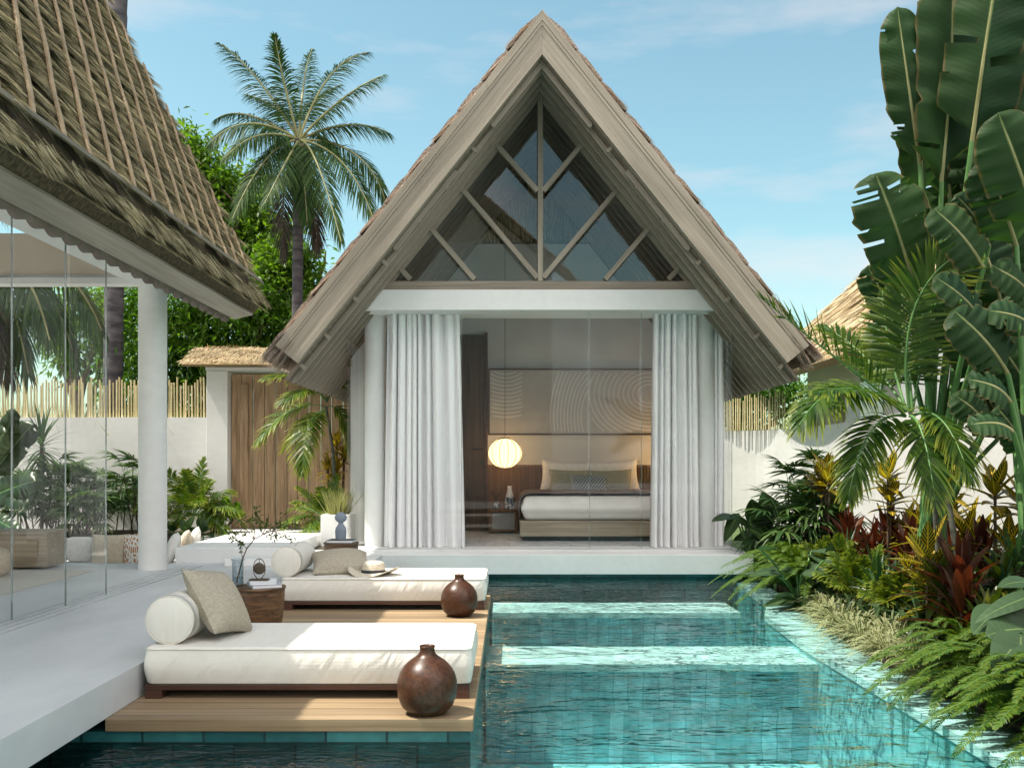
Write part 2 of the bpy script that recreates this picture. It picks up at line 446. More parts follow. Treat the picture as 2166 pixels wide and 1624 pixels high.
TANP = 1.258; AP = math.atan(TANP)                     # roof pitch of the bedroom pavilion
M = {}
M['plaster'] = surf('plaster', (0.70,0.70,0.69), (0.78,0.78,0.765), (1.3,1.3,1.3), 0.7, 0.10, lo=0.3, hi=0.7, bumpscale=(9,9,9), fine=0.03)
M['terrace'] = surf('terrace_cement', (0.49,0.50,0.51), (0.665,0.67,0.675), (1.6,0.7,1.2), 0.45, 0.06, lo=0.3, hi=0.7, bumpscale=(7,7,7), fine=0.03)
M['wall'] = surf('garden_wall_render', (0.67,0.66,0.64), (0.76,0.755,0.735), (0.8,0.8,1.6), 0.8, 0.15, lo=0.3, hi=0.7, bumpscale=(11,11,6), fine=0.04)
M['beige'] = surf('beige_plaster', (0.56,0.48,0.39), (0.64,0.56,0.46), (1.2,1.2,1.2), 0.75, 0.1)
M['inner_wall'] = surf('grey_plaster', (0.56,0.56,0.54), (0.70,0.70,0.68), (1.3,1.3,1.3), 0.75, 0.06, lo=0.3, hi=0.7)
GW1, GW2 = (0.235,0.20,0.155), (0.345,0.30,0.24)
M['gable_r'] = wood('weathered_timber_right', GW1, GW2, (0, AP, 0))
M['gable_l'] = wood('weathered_timber_left', GW1, GW2, (0, -AP, 0))
M['gable_h'] = wood('weathered_timber_level', GW1, GW2)
M['gable_v'] = wood('weathered_timber_upright', GW1, GW2, (0, R(90), 0))
M['gable_d1'] = wood('weathered_timber_brace', GW1, GW2, (0, R(50), 0))
M['gable_d2'] = wood('weathered_timber_brace_back', GW1, GW2, (0, -R(50), 0))
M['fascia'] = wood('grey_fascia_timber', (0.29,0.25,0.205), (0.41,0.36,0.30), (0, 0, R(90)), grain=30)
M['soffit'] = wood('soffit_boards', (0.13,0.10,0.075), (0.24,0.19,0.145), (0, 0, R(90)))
M['deck'] = wood('deck_boards', (0.25,0.172,0.096), (0.375,0.275,0.168), grain=40, plank=('y', 0.14), rough=0.5, gap=(0.10,0.07,0.045))
M['deck_edge'] = wood('deck_edge', (0.34,0.23,0.13), (0.46,0.34,0.21), grain=40)
M['dark_wood'] = wood('dark_wood', (0.035,0.016,0.011), (0.10,0.045,0.03), grain=30, rough=0.4, spec=0.4)
M['gate_wood'] = wood('gate_planks', (0.13,0.075,0.04), (0.30,0.19,0.11), (0, R(90), 0), grain=22, plank=('y', 0.21), along=1.4)
M['gate_wood2'] = wood('gate_planks_upright', (0.21,0.13,0.072), (0.46,0.31,0.185), (0, R(90), 0), grain=20, along=1.6, bump=0.25)
M['door_wood'] = wood('door_wood', (0.05,0.033,0.023), (0.12,0.08,0.056), (0, R(90), 0), grain=30)
M['slat_wood'] = wood('slat_wood', (0.13,0.072,0.04), (0.26,0.15,0.085), (0, R(90), 0), grain=24)
M['grey_oak'] = wood('grey_oak', (0.22,0.18,0.125), (0.38,0.32,0.235), grain=26, rough=0.5)
M['walnut'] = surf('walnut_rings', (0.045,0.022,0.011), (0.16,0.085,0.042), (5,5,26), 0.4, 0.08, distort=1.6, spec=0.45)
ST1, ST2 = (0.20,0.145,0.085), (0.50,0.40,0.26)
def straw(name, c1, c2, trans=0.15):
    return leafm(name, c1, c2, trans=trans, rough=0.7, tcol=(1.1, 1.0, 0.8), spec=0.15)
M['straw'] = straw('roof_straw', (0.06,0.050,0.026), (0.53,0.46,0.28))
M['straw_lo'] = surf('straw_underlay', (0.04,0.028,0.016), (0.13,0.095,0.055), (40,40,6), 0.9, 0.3)
M['straw_pink'] = straw('aged_straw', (0.28,0.205,0.16), (0.68,0.55,0.46))
M['straw_pink_lo'] = surf('aged_straw_underlay', (0.15,0.115,0.09), (0.34,0.27,0.22), (40,6,40), 0.9, 0.3)
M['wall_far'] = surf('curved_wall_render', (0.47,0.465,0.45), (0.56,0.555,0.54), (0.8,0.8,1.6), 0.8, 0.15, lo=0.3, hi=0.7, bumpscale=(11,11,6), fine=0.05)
M['straw_gold'] = straw('golden_straw', (0.26,0.195,0.11), (0.64,0.53,0.345))
M['straw_gold_lo'] = surf('golden_straw_underlay', (0.15,0.10,0.045), (0.34,0.25,0.13), (60,60,8), 0.9, 0.3)
M['strip'] = wood('bamboo_strip', (0.29,0.20,0.115), (0.46,0.335,0.205), (0, -R(61), R(35)), grain=26, rough=0.6)
M['lath'] = wood('thatch_lath', (0.12,0.095,0.058), (0.19,0.155,0.098), (0, 0, R(90)), grain=30)
M['tile_scallop'] = surf('scalloped_trim', (0.12,0.095,0.08), (0.18,0.145,0.12), (3,3,3), 0.7)
M['bamboo'] = surf('bamboo_cane', (0.48,0.40,0.21), (0.68,0.60,0.37), (20,20,2.0), 0.5, island=0.16)
M['mattress'] = surf('cream_upholstery', (0.64,0.615,0.56), (0.70,0.68,0.63), (3,3,3), 0.85, 0.35, lo=0.3, hi=0.7, bumpscale=(2.2,2.2,90), dist=0.004, spec=0.15)
M['piping'] = surf('cream_piping', (0.60,0.57,0.50), (0.68,0.65,0.58), (9,9,9), 0.85, spec=0.1)
M['linen'] = surf('beige_linen', (0.31,0.275,0.215), (0.40,0.36,0.29), (45,45,110), 0.9, 0.30, detail=6, spec=0.1, dist=0.003)
M['linen_pale'] = surf('pale_linen', (0.50,0.42,0.32), (0.60,0.52,0.41), (30,30,30), 0.9, 0.2, spec=0.1)
M['linen_white'] = surf('white_linen', (0.70,0.68,0.64), (0.78,0.76,0.73), (20,20,20), 0.9, 0.2, spec=0.1)
M['ceramic'] = surf('brown_glaze', (0.032,0.011,0.005), (0.078,0.029,0.011), (55,55,55), 0.36, 0.02, lo=0.35, hi=0.75, detail=9, spec=0.35)
M['statue'] = surf('blue_grey_stone', (0.16,0.19,0.235), (0.21,0.24,0.29), (7,7,7), 0.7, 0.08)
M['bronze'] = surf('dark_bronze', (0.035,0.026,0.015), (0.075,0.055,0.032), (20,20,20), 0.45, 0.05)
M['black'] = surf('black_metal', (0.012,0.012,0.012), (0.02,0.02,0.02), (5,5,5), 0.45)
M['paper'] = surf('paper_white', (0.66,0.67,0.70), (0.76,0.77,0.80), (2,2,120), 0.6, 0.1)
M['book_grey'] = surf('grey_book_cloth', (0.34,0.36,0.41), (0.42,0.44,0.49), (9,9,9), 0.6)
M['cover_dark'] = surf('charcoal_cover', (0.04,0.045,0.055), (0.06,0.065,0.075), (9,9,9), 0.5)
M['straw_hat'] = surf('hat_straw', (0.47,0.41,0.32), (0.62,0.56,0.46), (60,60,120), 0.8, 0.3, spec=0.15, dist=0.003)
M['ribbon'] = surf('hat_ribbon', (0.018,0.02,0.028), (0.03,0.033,0.042), (30,30,30), 0.6)
M['curtain'] = surf('white_cotton', (0.86,0.85,0.855), (0.89,0.88,0.885), (60,60,3), 0.95, 0.04, spec=0.05)
M['glass'] = glassm('window_glass', (0.996, 0.998, 0.997), 1.45, 1.0)
M['glass_dark'] = glassm('gable_glass', (0.84,0.87,0.88), 1.6, 2.2)
M['glass_edge'] = surf('green_glass_edge', (0.06,0.09,0.08), (0.26,0.33,0.30), (3,3,5), 0.15, spec=0.8)
M['vase_glass'] = glassm('clear_vase', (0.80,0.84,0.86), 1.45, 2.2)
M['floor_tile'] = tile('bedroom_floor', (0.52,0.54,0.56), (0.58,0.60,0.62), (0.25,0.26,0.27), 0.9, 0.45, (0,0,0), 0.006, 0.4)
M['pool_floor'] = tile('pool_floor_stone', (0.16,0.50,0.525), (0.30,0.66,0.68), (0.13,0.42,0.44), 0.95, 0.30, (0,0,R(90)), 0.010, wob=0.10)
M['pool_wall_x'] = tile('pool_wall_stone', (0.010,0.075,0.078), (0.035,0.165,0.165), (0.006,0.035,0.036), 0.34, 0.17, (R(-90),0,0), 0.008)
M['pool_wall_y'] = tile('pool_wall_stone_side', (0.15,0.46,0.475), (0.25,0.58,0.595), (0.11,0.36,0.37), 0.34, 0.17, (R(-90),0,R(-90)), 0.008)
M['step_face'] = tile('pool_step_face', (0.17,0.44,0.475), (0.42,0.66,0.71), (0.16,0.41,0.44), 0.13, 0.45, (R(-90),0,0), 0.006, 0.3, 0.3, wob=0.07)
M['shelf'] = tile('pool_step_stone', (0.58,0.78,0.75), (0.68,0.86,0.83), (0.46,0.68,0.65), 0.6, 0.4, (0,0,0), 0.006)
M['soil'] = surf('garden_soil', (0.03,0.022,0.014), (0.075,0.055,0.035), (6,6,6), 0.95, 0.5)
M['lawn'] = surf('lawn', (0.035,0.065,0.016), (0.075,0.12,0.03), (2,2,2), 0.95, 0.4)
M['rug'] = surf('woven_rug', (0.48,0.44,0.38), (0.62,0.58,0.51), (60,60,60), 0.95, 0.4)
M['canvas'] = surf('art_canvas', (0.46,0.45,0.43), (0.51,0.50,0.48), (6,6,6), 0.8, 0.05)
M['art_line'] = surf('art_line', (0.68,0.67,0.65), (0.72,0.71,0.69), (9,9,9), 0.8)
M['blanket'] = surf('mauve_blanket', (0.12,0.085,0.07), (0.17,0.125,0.105), (40,40,40), 0.95, 0.3)
M['bedding'] = surf('ivory_bedding', (0.66,0.64,0.59), (0.75,0.73,0.68), (3,3,3), 0.9, 0.3, bumpscale=(4,4,4), spec=0.1, dist=0.02)
M['sage'] = surf('sage_pillow', (0.30,0.29,0.23), (0.36,0.35,0.28), (20,20,60), 0.9, 0.2, spec=0.1)
M['trunk'] = surf('palm_trunk_bark', (0.035,0.032,0.038), (0.105,0.095,0.10), (3,3,9), 0.9, 0.6, dist=0.03)
M['bark'] = surf('tree_bark', (0.06,0.042,0.028), (0.15,0.11,0.075), (6,6,2), 0.9, 0.5)
M['stem'] = surf('green_stem', (0.05,0.13,0.035), (0.10,0.21,0.06), (8,8,2), 0.45)
M['stem_brown'] = surf('brown_stem', (0.055,0.037,0.022), (0.12,0.085,0.055), (8,8,12), 0.7, 0.3)
M['stem_grey'] = surf('grey_ringed_stem', (0.07,0.068,0.055), (0.15,0.145,0.12), (4,4,18), 0.7, 0.3)
def add_bump(m, scale, strength, dist, rot=(0,0,0)):
    nt = m.node_tree; b = next(n for n in nt.nodes if n.type == 'BSDF_PRINCIPLED')
    n = N(nt, 'ShaderNodeTexNoise'); n.inputs['Scale'].default_value = 1; n.inputs['Detail'].default_value = 2; n.inputs['Distortion'].default_value = 0.8
    nt.links.new(coords(nt, scale, rot), n.inputs['Vector'])
    bp = N(nt, 'ShaderNodeBump'); bp.inputs['Strength'].default_value = strength; bp.inputs['Distance'].default_value = dist
    if b.inputs['Normal'].links: nt.links.new(b.inputs['Normal'].links[0].from_socket, bp.inputs['Normal'])
    nt.links.new(n.outputs[0], bp.inputs['Height']); nt.links.new(bp.outputs[0], b.inputs['Normal'])
add_bump(M['mattress'], (9, 1.5, 2.4), 0.55, 0.035, (0, R(30), 0))
add_bump(M['linen'], (7, 5, 6), 0.5, 0.03)
# foliage
M['coco'] = leafm('coconut_leaflet', (0.016,0.042,0.009), (0.050,0.095,0.022), trans=0.3, rough=0.55, spec=0.14)
M['coco_rib'] = surf('coconut_rib', (0.16,0.16,0.06), (0.26,0.25,0.11), (4,4,4), 0.5)
M['dead'] = leafm('dry_palm_leaflet', (0.035,0.028,0.026), (0.10,0.08,0.07), trans=0.15, rough=0.7)
M['tree_leaf'] = leafm('broad_leaf', (0.040,0.095,0.010), (0.15,0.25,0.028), trans=0.48, rough=0.45, tcol=(1.6,1.75,0.55))
M['hedge_leaf'] = leafm('hedge_leaf', (0.026,0.08,0.008), (0.10,0.19,0.018), trans=0.45, rough=0.4, tcol=(1.6,1.8,0.5))
M['areca'] = leafm('areca_leaflet', (0.018,0.052,0.007), (0.066,0.118,0.012), trans=0.32, rough=0.4, streak=(0.20,0.22,0.025), tcol=(1.5,1.7,0.5))
M['areca_lime'] = leafm('lime_areca_leaflet', (0.036,0.086,0.008), (0.125,0.175,0.018), trans=0.36, rough=0.4, streak=(0.32,0.34,0.05), tcol=(1.5,1.6,0.5))
M['banana'] = leafm('traveller_palm_blade', (0.011,0.034,0.012), (0.030,0.062,0.019), edge2=(0.10,0.075,0.03), trans=0.22, rough=0.52, rib=0.10, ribs=36, spec=0.14, tcol=(1.5,1.9,0.6))
M['rhapis'] = leafm('fan_leaflet', (0.026,0.07,0.02), (0.095,0.15,0.045), trans=0.35, rough=0.45)
M['croton'] = leafm('croton_leaf', (0.022,0.04,0.010), (0.060,0.07,0.014), trans=0.28, rough=0.35, vein=(0.62,0.40,0.03), ribs=9)
M['croton_y'] = leafm('yellow_croton_leaf', (0.10,0.085,0.010), (0.24,0.16,0.015), trans=0.3, rough=0.35, vein=(0.55,0.34,0.03), ribs=8)
M['ti_red'] = leafm('red_ti_leaf', (0.034,0.011,0.009), (0.105,0.038,0.014), trans=0.35, rough=0.35, tcol=(2.0,1.0,0.6))
M['ti_green'] = leafm('green_ti_leaf', (0.03,0.058,0.009), (0.125,0.14,0.016), trans=0.32, rough=0.35)
M['blue_green'] = leafm('strap_leaf', (0.018,0.055,0.024), (0.060,0.115,0.045), trans=0.25, rough=0.35)
M['dark_leaf'] = leafm('dark_broad_leaf', (0.014,0.036,0.013), (0.040,0.072,0.024), trans=0.15, rough=0.3, rib=0.25, ribs=10)
M['grey_leaf'] = leafm('grey_green_leaf', (0.020,0.046,0.020), (0.048,0.084,0.036), trans=0.2, rough=0.42, rib=0.25, ribs=9)
M['fern'] = leafm('fern_pinna', (0.034,0.085,0.009), (0.108,0.155,0.016), trans=0.36, rough=0.45)
M['varieg'] = leafm('striped_grass', (0.05,0.085,0.02), (0.14,0.17,0.06), trans=0.3, rough=0.5, edge=(0.44,0.45,0.25), tcol=(1.2,1.2,0.9))
M['dry_grass'] = leafm('reed_tuft', (0.16,0.17,0.06), (0.36,0.33,0.17), trans=0.3, rough=0.5)
M['branch_leaf'] = leafm('twig_leaf', (0.025,0.055,0.012), (0.075,0.12,0.022), trans=0.3, rough=0.4)
# ------------------------------------------------------------------ foliage and straw helpers
def prof_lance(t): return np.sin(np.pi*np.clip(0.08 + 0.90*t, 0, 1))**0.75
def prof_grass(t): return np.clip(1.0 - t**2.2, 0.03, 1)
def prof_broad(t): return np.clip(np.sin(np.pi*np.clip(t, 0, 1)**0.72), 0.03, 1)**0.8
def prof_leaflet(t): return np.clip(np.minimum(t*5 + 0.35, 1.0)*(1 - t**3), 0.04, 1)

def blades(o, d, u, Ln, W, droop, n=3, prof=prof_grass, fold=0.0, three=False, curl=0.0):
    o = np.asarray(o, float); d = nrm(d); u = np.asarray(u, float)
    k = len(o)
    Ln = np.broadcast_to(Ln, (k,)).astype(float); W = np.broadcast_to(W, (k,)).astype(float); droop = np.broadcast_to(droop, (k,)).astype(float)
    s = nrm(np.cross(d, u)); u2 = np.cross(s, d)
    t = np.linspace(0, 1, n+1)
    pos = o[:, None] + d[:, None]*(Ln[:, None]*t)[..., None]
    pos = pos + np.array([0, 0, -1.0])*((droop*Ln)[:, None]*t**2)[..., None] + u2[:, None]*((curl*Ln)[:, None]*t**2)[..., None]
    w = (W[:, None]*prof(t)[None]/2)[..., None]
    S = s[:, None]; U = u2[:, None]
    if three:
        V = np.stack([pos - S*w*math.cos(fold) + U*w*math.sin(fold), pos, pos + S*w*math.cos(fold) + U*w*math.sin(fold)], 2); c = 3
    else:
        V = np.stack([pos - S*w, pos + S*w], 2); c = 2
    idx = np.arange(k*(n+1)*c).reshape(k, n+1, c)
    F = np.stack([idx[:, :-1, :-1], idx[:, :-1, 1:], idx[:, 1:, 1:], idx[:, 1:, :-1]], -1).reshape(-1, 4)
    uv = np.zeros((k, n+1, c, 2)); uv[..., 0] = np.linspace(0, 1, c); uv[..., 1] = t[None, :, None]
    return V.reshape(-1, 3), F, uv.reshape(-1, 2)

def straw_field(mb, O, A, U, Nn, La, Lu, course=0.26, dens=130, ln=0.42, w=0.016, lift=0.05, spread=0.16, seed=0, mat=0, u0=0.0, clump=0.35, lump=0.03, n=2, sag=0.0, press=None, skew=0.0):
    """courses of loose straw on a plane: O eave corner, A along, U up the slope, Nn outward"""
    r = np.random.default_rng(seed)
    O, A, U, Nn = [np.array(x, float) for x in (O, A, U, Nn)]
    for c in range(int(Lu/course)+1):
        u = u0 + c*course
        if u > Lu: break
        m = int(La*dens)
        a = r.uniform(0, La, m)
        ph = r.uniform(0, 6)
        wav = np.sin(a*2*np.pi/clump + ph + 1.3*np.sin(a*1.7 + ph)) * 0.5 + np.sin(a*2*np.pi/(clump*2.7) + 2*ph)*0.5
        tip = u + wav*0.05 + r.normal(0, 0.018 if press else 0.025, m) - skew*np.mod(a, course/max(skew, 1e-6)) if skew else u + wav*0.05 + r.normal(0, 0.018 if press else 0.025, m)
        base = tip + ln*r.uniform(0.75, 1.15, m)
        side = r.normal(0, spread, m) + 0.14*np.cos(a*2*np.pi/clump + ph)
        h0 = 0.005 + r.uniform(0, 0.015, m)
        h1 = lift*(0.55 + 0.45*wav) + r.uniform(0, 0.03, m) + lump*0.5
        if press:                                       # thatch pinched under laced strips, swelling between them
            bl_ = np.abs(np.sin(np.pi*((a - press[0] - tip*press[2])/press[1])))
            h1 = lift*(0.16 + 1.0*bl_**0.7)*(0.85 + 0.15*wav) + r.uniform(0, 0.02, m)
        o = O + A*a[:, None] + U*base[:, None] + Nn*h0[:, None]
        e = O + A*(a + side*ln*0.6)[:, None] + U*tip[:, None] + Nn*np.maximum(h1, 0.01)[:, None]
        d = e - o; Ld = np.linalg.norm(d, axis=1)
        up = Nn + A*r.normal(0, 0.5, m)[:, None]
        V, F, uv = blades(o, d, up, Ld, w*r.uniform(0.6, 1.4, m), sag, n, prof_grass)
        mb.add(V, F, uv, mat)
    return mb

def bez(p0, p1, p2, n):
    t = np.linspace(0, 1, n)[:, None]
    p0, p1, p2 = [np.array(p, float) for p in (p0, p1, p2)]
    return (1-t)**2*p0 + 2*t*(1-t)*p1 + t**2*p2

def frond(mb, p0, p1, p2, nl=40, Ll=0.5, wl=0.035, up=(0, 0, 1), a0=72, a1=18, droop=0.15, lift=0.25, start=0.18, rr=0.012, seed=0, ns=3,
          endl=0.35, mat=0, rmat=1, jit=0.12, curl=0.0, three=False):
    """feather palm frond: midrib along a curve, leaflets left and right"""
    r = np.random.default_rng(seed)
    c = bez(p0, p1, p2, 48)
    T = nrm(np.gradient(c, axis=0))
    tt = np.linspace(start, 0.995, nl)
    ii = tt*(47)
    i0 = np.clip(ii.astype(int), 0, 46); f = (ii - i0)[:, None]
    pos = c[i0]*(1-f) + c[i0+1]*f; tn = nrm(T[i0]*(1-f) + T[i0+1]*f)
    up = np.array(up, float)
    sd = nrm(np.cross(tn, up)); n2 = np.cross(sd, tn)
    x = (tt - start)/(1-start)
    le = Ll*(np.sin(np.pi*np.clip(0.16 + 0.84*x, 0, 1))**0.6*(1-endl) + endl*(1-x*0.4))
    ang = np.radians(a0 + (a1 - a0)*x**1.3)
    for sg in (-1, 1):
        an = ang + r.normal(0, jit*0.5, nl)
        d = tn*np.cos(an)[:, None] + sd*(sg*np.sin(an))[:, None] + n2*(lift*np.sin(an) + r.normal(0, jit, nl))[:, None]
        V, F, uv = blades(pos, d, n2 + sd*r.normal(0, 0.25, nl)[:, None], le*r.uniform(0.85, 1.1, nl), wl*r.uniform(0.85, 1.15, nl), droop*r.uniform(0.7, 1.4, nl), ns, prof_leaflet, curl=curl, three=three, fold=0.35)
        mb.add(V, F, uv, mat)
    mb.tube(c, np.linspace(rr, rr*0.25, 48), 6, rmat, caps=False)
    return mb

def rosette(mb, n, Ln, W, z=0.0, tilt=(10, 70), droop=0.2, seed=0, mat=0, prof=prof_lance, fold=0.3, ns=5, c=(0, 0), three=True, zs=0.0, r0=0.015, curl=0.0):
    r = np.random.default_rng(seed)
    az = np.arange(n)*2.399 + r.normal(0, 0.2, n)
    q = np.linspace(0, 1, n)
    el = np.radians(90 - (tilt[0] + (tilt[1]-tilt[0])*q) + r.normal(0, 6, n))
    d = np.stack([np.cos(az)*np.cos(el), np.sin(az)*np.cos(el), np.sin(el)], -1)
    o = np.stack([c[0] + np.cos(az)*r0, c[1] + np.sin(az)*r0, z - q*zs], -1)
    up = np.stack([-np.cos(az)*np.sin(el), -np.sin(az)*np.sin(el), np.cos(el)], -1)
    V, F, uv = blades(o, d, up, Ln*r.uniform(0.75, 1.1, n), W*r.uniform(0.8, 1.1, n), droop*(0.4 + q), ns, prof, fold, three, curl)
    return mb.add(V, F, uv, mat, True)

def leaf_cloud(mb, blobs, n, size, seed=0, mat=0, shell=0.55, droop=0.15):
    """small leaves through the volume of several lumps; blobs: (x, y, z, rx, ry, rz)"""
    r = np.random.default_rng(seed)
    B = np.array(blobs, float); vol = (B[:, 3]*B[:, 4]*B[:, 5])**(0.72)
    which = r.choice(len(B), n, p=vol/vol.sum())
    dirs = nrm(r.normal(size=(n, 3)))
    rad = shell + (1-shell)*r.uniform(0, 1, n)**0.8
    rad *= 1 + 0.22*np.sin(dirs[:, 0]*7 + which) * np.sin(dirs[:, 1]*6 + 1.7*which) * np.sin(dirs[:, 2]*7 + which*0.6)*1.6
    pos = B[which, :3] + dirs*B[which, 3:]*rad[:, None]
    # twig clumps
    k = max(8, n//14); cen = pos[r.integers(0, n, k)]
    j = r.integers(0, k, n); use = r.uniform(0, 1, n) < 0.7
    pos[use] = cen[j[use]] + r.normal(0, size*1.25, (use.sum(), 3))
    out = nrm(pos - B[which, :3])
    d = nrm(out*0.6 + r.normal(0, 0.7, (n, 3)) + np.array([0, 0, -0.35]))
    up = nrm(np.array([0, 0, 1.0]) + r.normal(0, 0.45, (n, 3)))
    V, F, uv = blades(pos, d, up, size*r.uniform(0.7, 1.3, n), size*0.45*r.uniform(0.8, 1.2, n), droop, 2, prof_broad, 0.25, True)
    return mb.add(V, F, uv, mat)

def pillow(mb, w, h, t, mat=0, seed=0, n=22, flange=0.0, sag=0.0):
    """a stuffed cushion lying in xz, thickness along y; corners pulled out"""
    r = np.random.default_rng(seed)
    a = np.linspace(-1, 1, n); X, Z = np.meshgrid(a, a)
    # pulled-in sides between corners
    px = X*(1 - 0.075*(1 - Z**2)*np.abs(X)**2); pz = Z*(1 - 0.075*(1 - X**2)*np.abs(Z)**2)
    th = (np.clip(1 - X**2, 0, 1)*np.clip(1 - Z**2, 0, 1))**0.42
    th = th*(1 + 0.06*np.sin(3*X + seed)*np.sin(2.4*Z + 2*seed))
    zz = pz*h/2 - sag*(1-th)*0
    for s in (-1, 1):
        V = np.stack([px*w/2, s*(th*t/2), zz], -1)
        if s > 0: V = V[:, ::-1]
        mb.grid(V, mat)
    return mb

def rbox(mb, x0, x1, y0, y1, z0, z1, r=0.03, bulge=0.0, mat=0, n=10, m=28):
    """soft cushion block: rounded edges, sides bulging outwards"""
    cx, cy = (x0+x1)/2, (y0+y1)/2; hx, hy = (x1-x0)/2, (y1-y0)/2
    zs = []
    for a in np.linspace(0, np.pi/2, 5): zs.append((z0 + r*(1-np.sin(a)), r*(1-np.cos(a)) if False else r*(1-np.sin(np.pi/2-a+0))*0))
    prof = []
    for k in range(n+1):
        t = k/n
        prof.append((z0 + r + (z1-z0-2*r)*t, bulge*math.sin(math.pi*t)))
    ring = []
    for a in np.linspace(0, np.pi/2, 5): ring.append((z0 + r - r*math.cos(a), -r + r*math.sin(a)))
    ring = ring + prof[1:-1] + [(z1 - r + r*math.sin(a), -r + r*math.cos(a)) for a in np.linspace(0, np.pi/2, 5)]
    cr = 0.05
    rows = []
    for z, off in ring:
        pts = []
        X, Y = hx + off, hy + off
        for qx, qy, a0 in ((1,1,0),(-1,1,90),(-1,-1,180),(1,-1,270)):
            for a in np.linspace(0, 90, 6):
                an = math.radians(a0 + a)
                pts.append((cx + qx*(X-cr) + cr*math.cos(an), cy + qy*(Y-cr) + cr*math.sin(an), z))
        # extra points along the long sides
        rows.append(pts)
    V = np.array(rows); k = V.shape[1]
    idx = np.arange(V.shape[0]*k).reshape(V.shape[0], k)
    F = np.stack([idx[:-1], np.roll(idx, -1, 1)[:-1], np.roll(idx, -1, 1)[1:], idx[1:]], -1).reshape(-1, 4)
    mb.add(V.reshape(-1, 3), F, None, mat, True)
    mb.poly(V[0], [tuple(range(k))[::-1]], mat, True); mb.poly(V[-1], [tuple(range(k))], mat, False)
    return mb
# ------------------------------------------------------------------ ground, pool, water
WZ = -0.336                     # water level
PX0, PX1, PY0, PY1, PZ = -3.2, 2.62, -3.0, 13.15, -1.32
g = MB()
for x0, x1, y0, y1 in ((-300, PX0, -300, 300), (3.0, 300, -300, 300), (PX0, 3.0, -300, PY0), (PX0, 3.0, PY1+0.3, 300)):
    g.poly([(x0,y0,-0.42),(x1,y0,-0.42),(x1,y1,-0.42),(x0,y1,-0.42)], [(0,1,2,3)])
tag(g.build('ground', M['lawn']), kind='structure')

p = MB()
p.poly([(PX0,PY0,PZ),(3.25,PY0,PZ),(3.25,PY1,PZ),(PX0,PY1,PZ)], [(0,1,2,3)], 0)
p.poly([(PX0,PY0,PZ),(PX0,PY1,PZ),(PX0,PY1,-0.2),(PX0,PY0,-0.2)], [(3,2,1,0)], 1)
p.poly([(PX0,PY1,PZ),(3.25,PY1,PZ),(3.25,PY1,-0.26),(PX0,PY1,-0.26)], [(0,1,2,3)], 2)
p.poly([(PX0,PY0,PZ),(PX1,PY0,PZ),(PX1,PY0,-0.25),(PX0,PY0,-0.25)], [(3,2,1,0)], 2)
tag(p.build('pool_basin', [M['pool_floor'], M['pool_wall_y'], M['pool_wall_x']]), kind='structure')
# shallow submerged steps and the ledge along the planted side
for i, (y0, y1) in enumerate(((8.15, 8.95), (10.95, 11.75), (3.6, 4.95))):
    x0 = -0.19 if i < 2 else -3.19
    s = MB().box(x0, PX1-0.005, y0, y1, WZ-0.20, WZ-0.14); s.box(x0, PX1-0.005, y0+0.03, y1-0.03, PZ+0.01, WZ-0.202, 1)
    tag(s.build('pool_step', [M['shelf'], M['step_face']]), kind='structure')
led = [(2.62,-3.0),(2.62,5.4),(2.60,7.0),(2.58,8.6),(2.66,10.1),(2.9,10.9),(3.05,13.4),(3.3,13.4),(3.3,10.6),(3.09,9.9),(2.96,8.4),(2.95,6.6),(3.0,5.2),(3.0,-3.0)]
s = MB().prism(led, 'z', WZ-0.09, WZ-0.03); s.prism([(x+(0.015 if x < 2.93 else 0), y) for x, y in led], 'z', PZ+0.004, WZ-0.092, 1)
tag(s.build('pool_ledge', [M['shelf'], M['pool_wall_y']]), kind='structure')
# water: one sheet, transparent below a rippled mirror
m, nt, b, out = base_mat('pool_water'); nt.nodes.remove(b)
v1 = coords(nt, (1.25, 2.6, 1)); v2 = coords(nt, (6.0, 13.0, 1)); v3 = coords(nt, (0.42, 0.7, 1))
n1 = N(nt, 'ShaderNodeTexNoise'); n1.inputs['Scale'].default_value = 1; n1.inputs['Detail'].default_value = 2.5; n1.inputs['Distortion'].default_value = 0.9
n2 = N(nt, 'ShaderNodeTexNoise'); n2.inputs['Scale'].default_value = 1; n2.inputs['Detail'].default_value = 1.5; n2.inputs['Distortion'].default_value = 1.2
n3 = N(nt, 'ShaderNodeTexNoise'); n3.inputs['Scale'].default_value = 1; n3.inputs['Detail'].default_value = 3
for a_, b_2 in ((v1, n1), (v2, n2), (v3, n3)): nt.links.new(a_, b_2.inputs['Vector'])
pm = ramp(nt, n3.outputs[0], [(0.38, (0.10,)*3), (0.62, (0.62,)*3)])      # breezy and calm patches
sc_ = N(nt, 'ShaderNodeMath', operation='MULTIPLY'); nt.links.new(pm.outputs[0], sc_.inputs[1]); nt.links.new(n2.outputs[0], sc_.inputs[0])
ad = N(nt, 'ShaderNodeMath', operation='MULTIPLY_ADD'); ad.inputs[1].default_value = 1.25; nt.links.new(n1.outputs[0], ad.inputs[0]); nt.links.new(sc_.outputs[0], ad.inputs[2])
bp = N(nt, 'ShaderNodeBump'); bp.inputs['Strength'].default_value = 1.0; bp.inputs['Distance'].default_value = 0.065
nt.links.new(ad.outputs[0], bp.inputs['Height'])
fr = N(nt, 'ShaderNodeFresnel'); fr.inputs['IOR'].default_value = 1.68; nt.links.new(bp.outputs[0], fr.inputs['Normal'])
tr = N(nt, 'ShaderNodeBsdfTransparent'); tr.inputs[0].default_value = (0.79, 0.945, 0.94, 1)
gl = N(nt, 'ShaderNodeBsdfGlossy'); gl.inputs['Roughness'].default_value = 0.0; nt.links.new(bp.outputs[0], gl.inputs['Normal'])
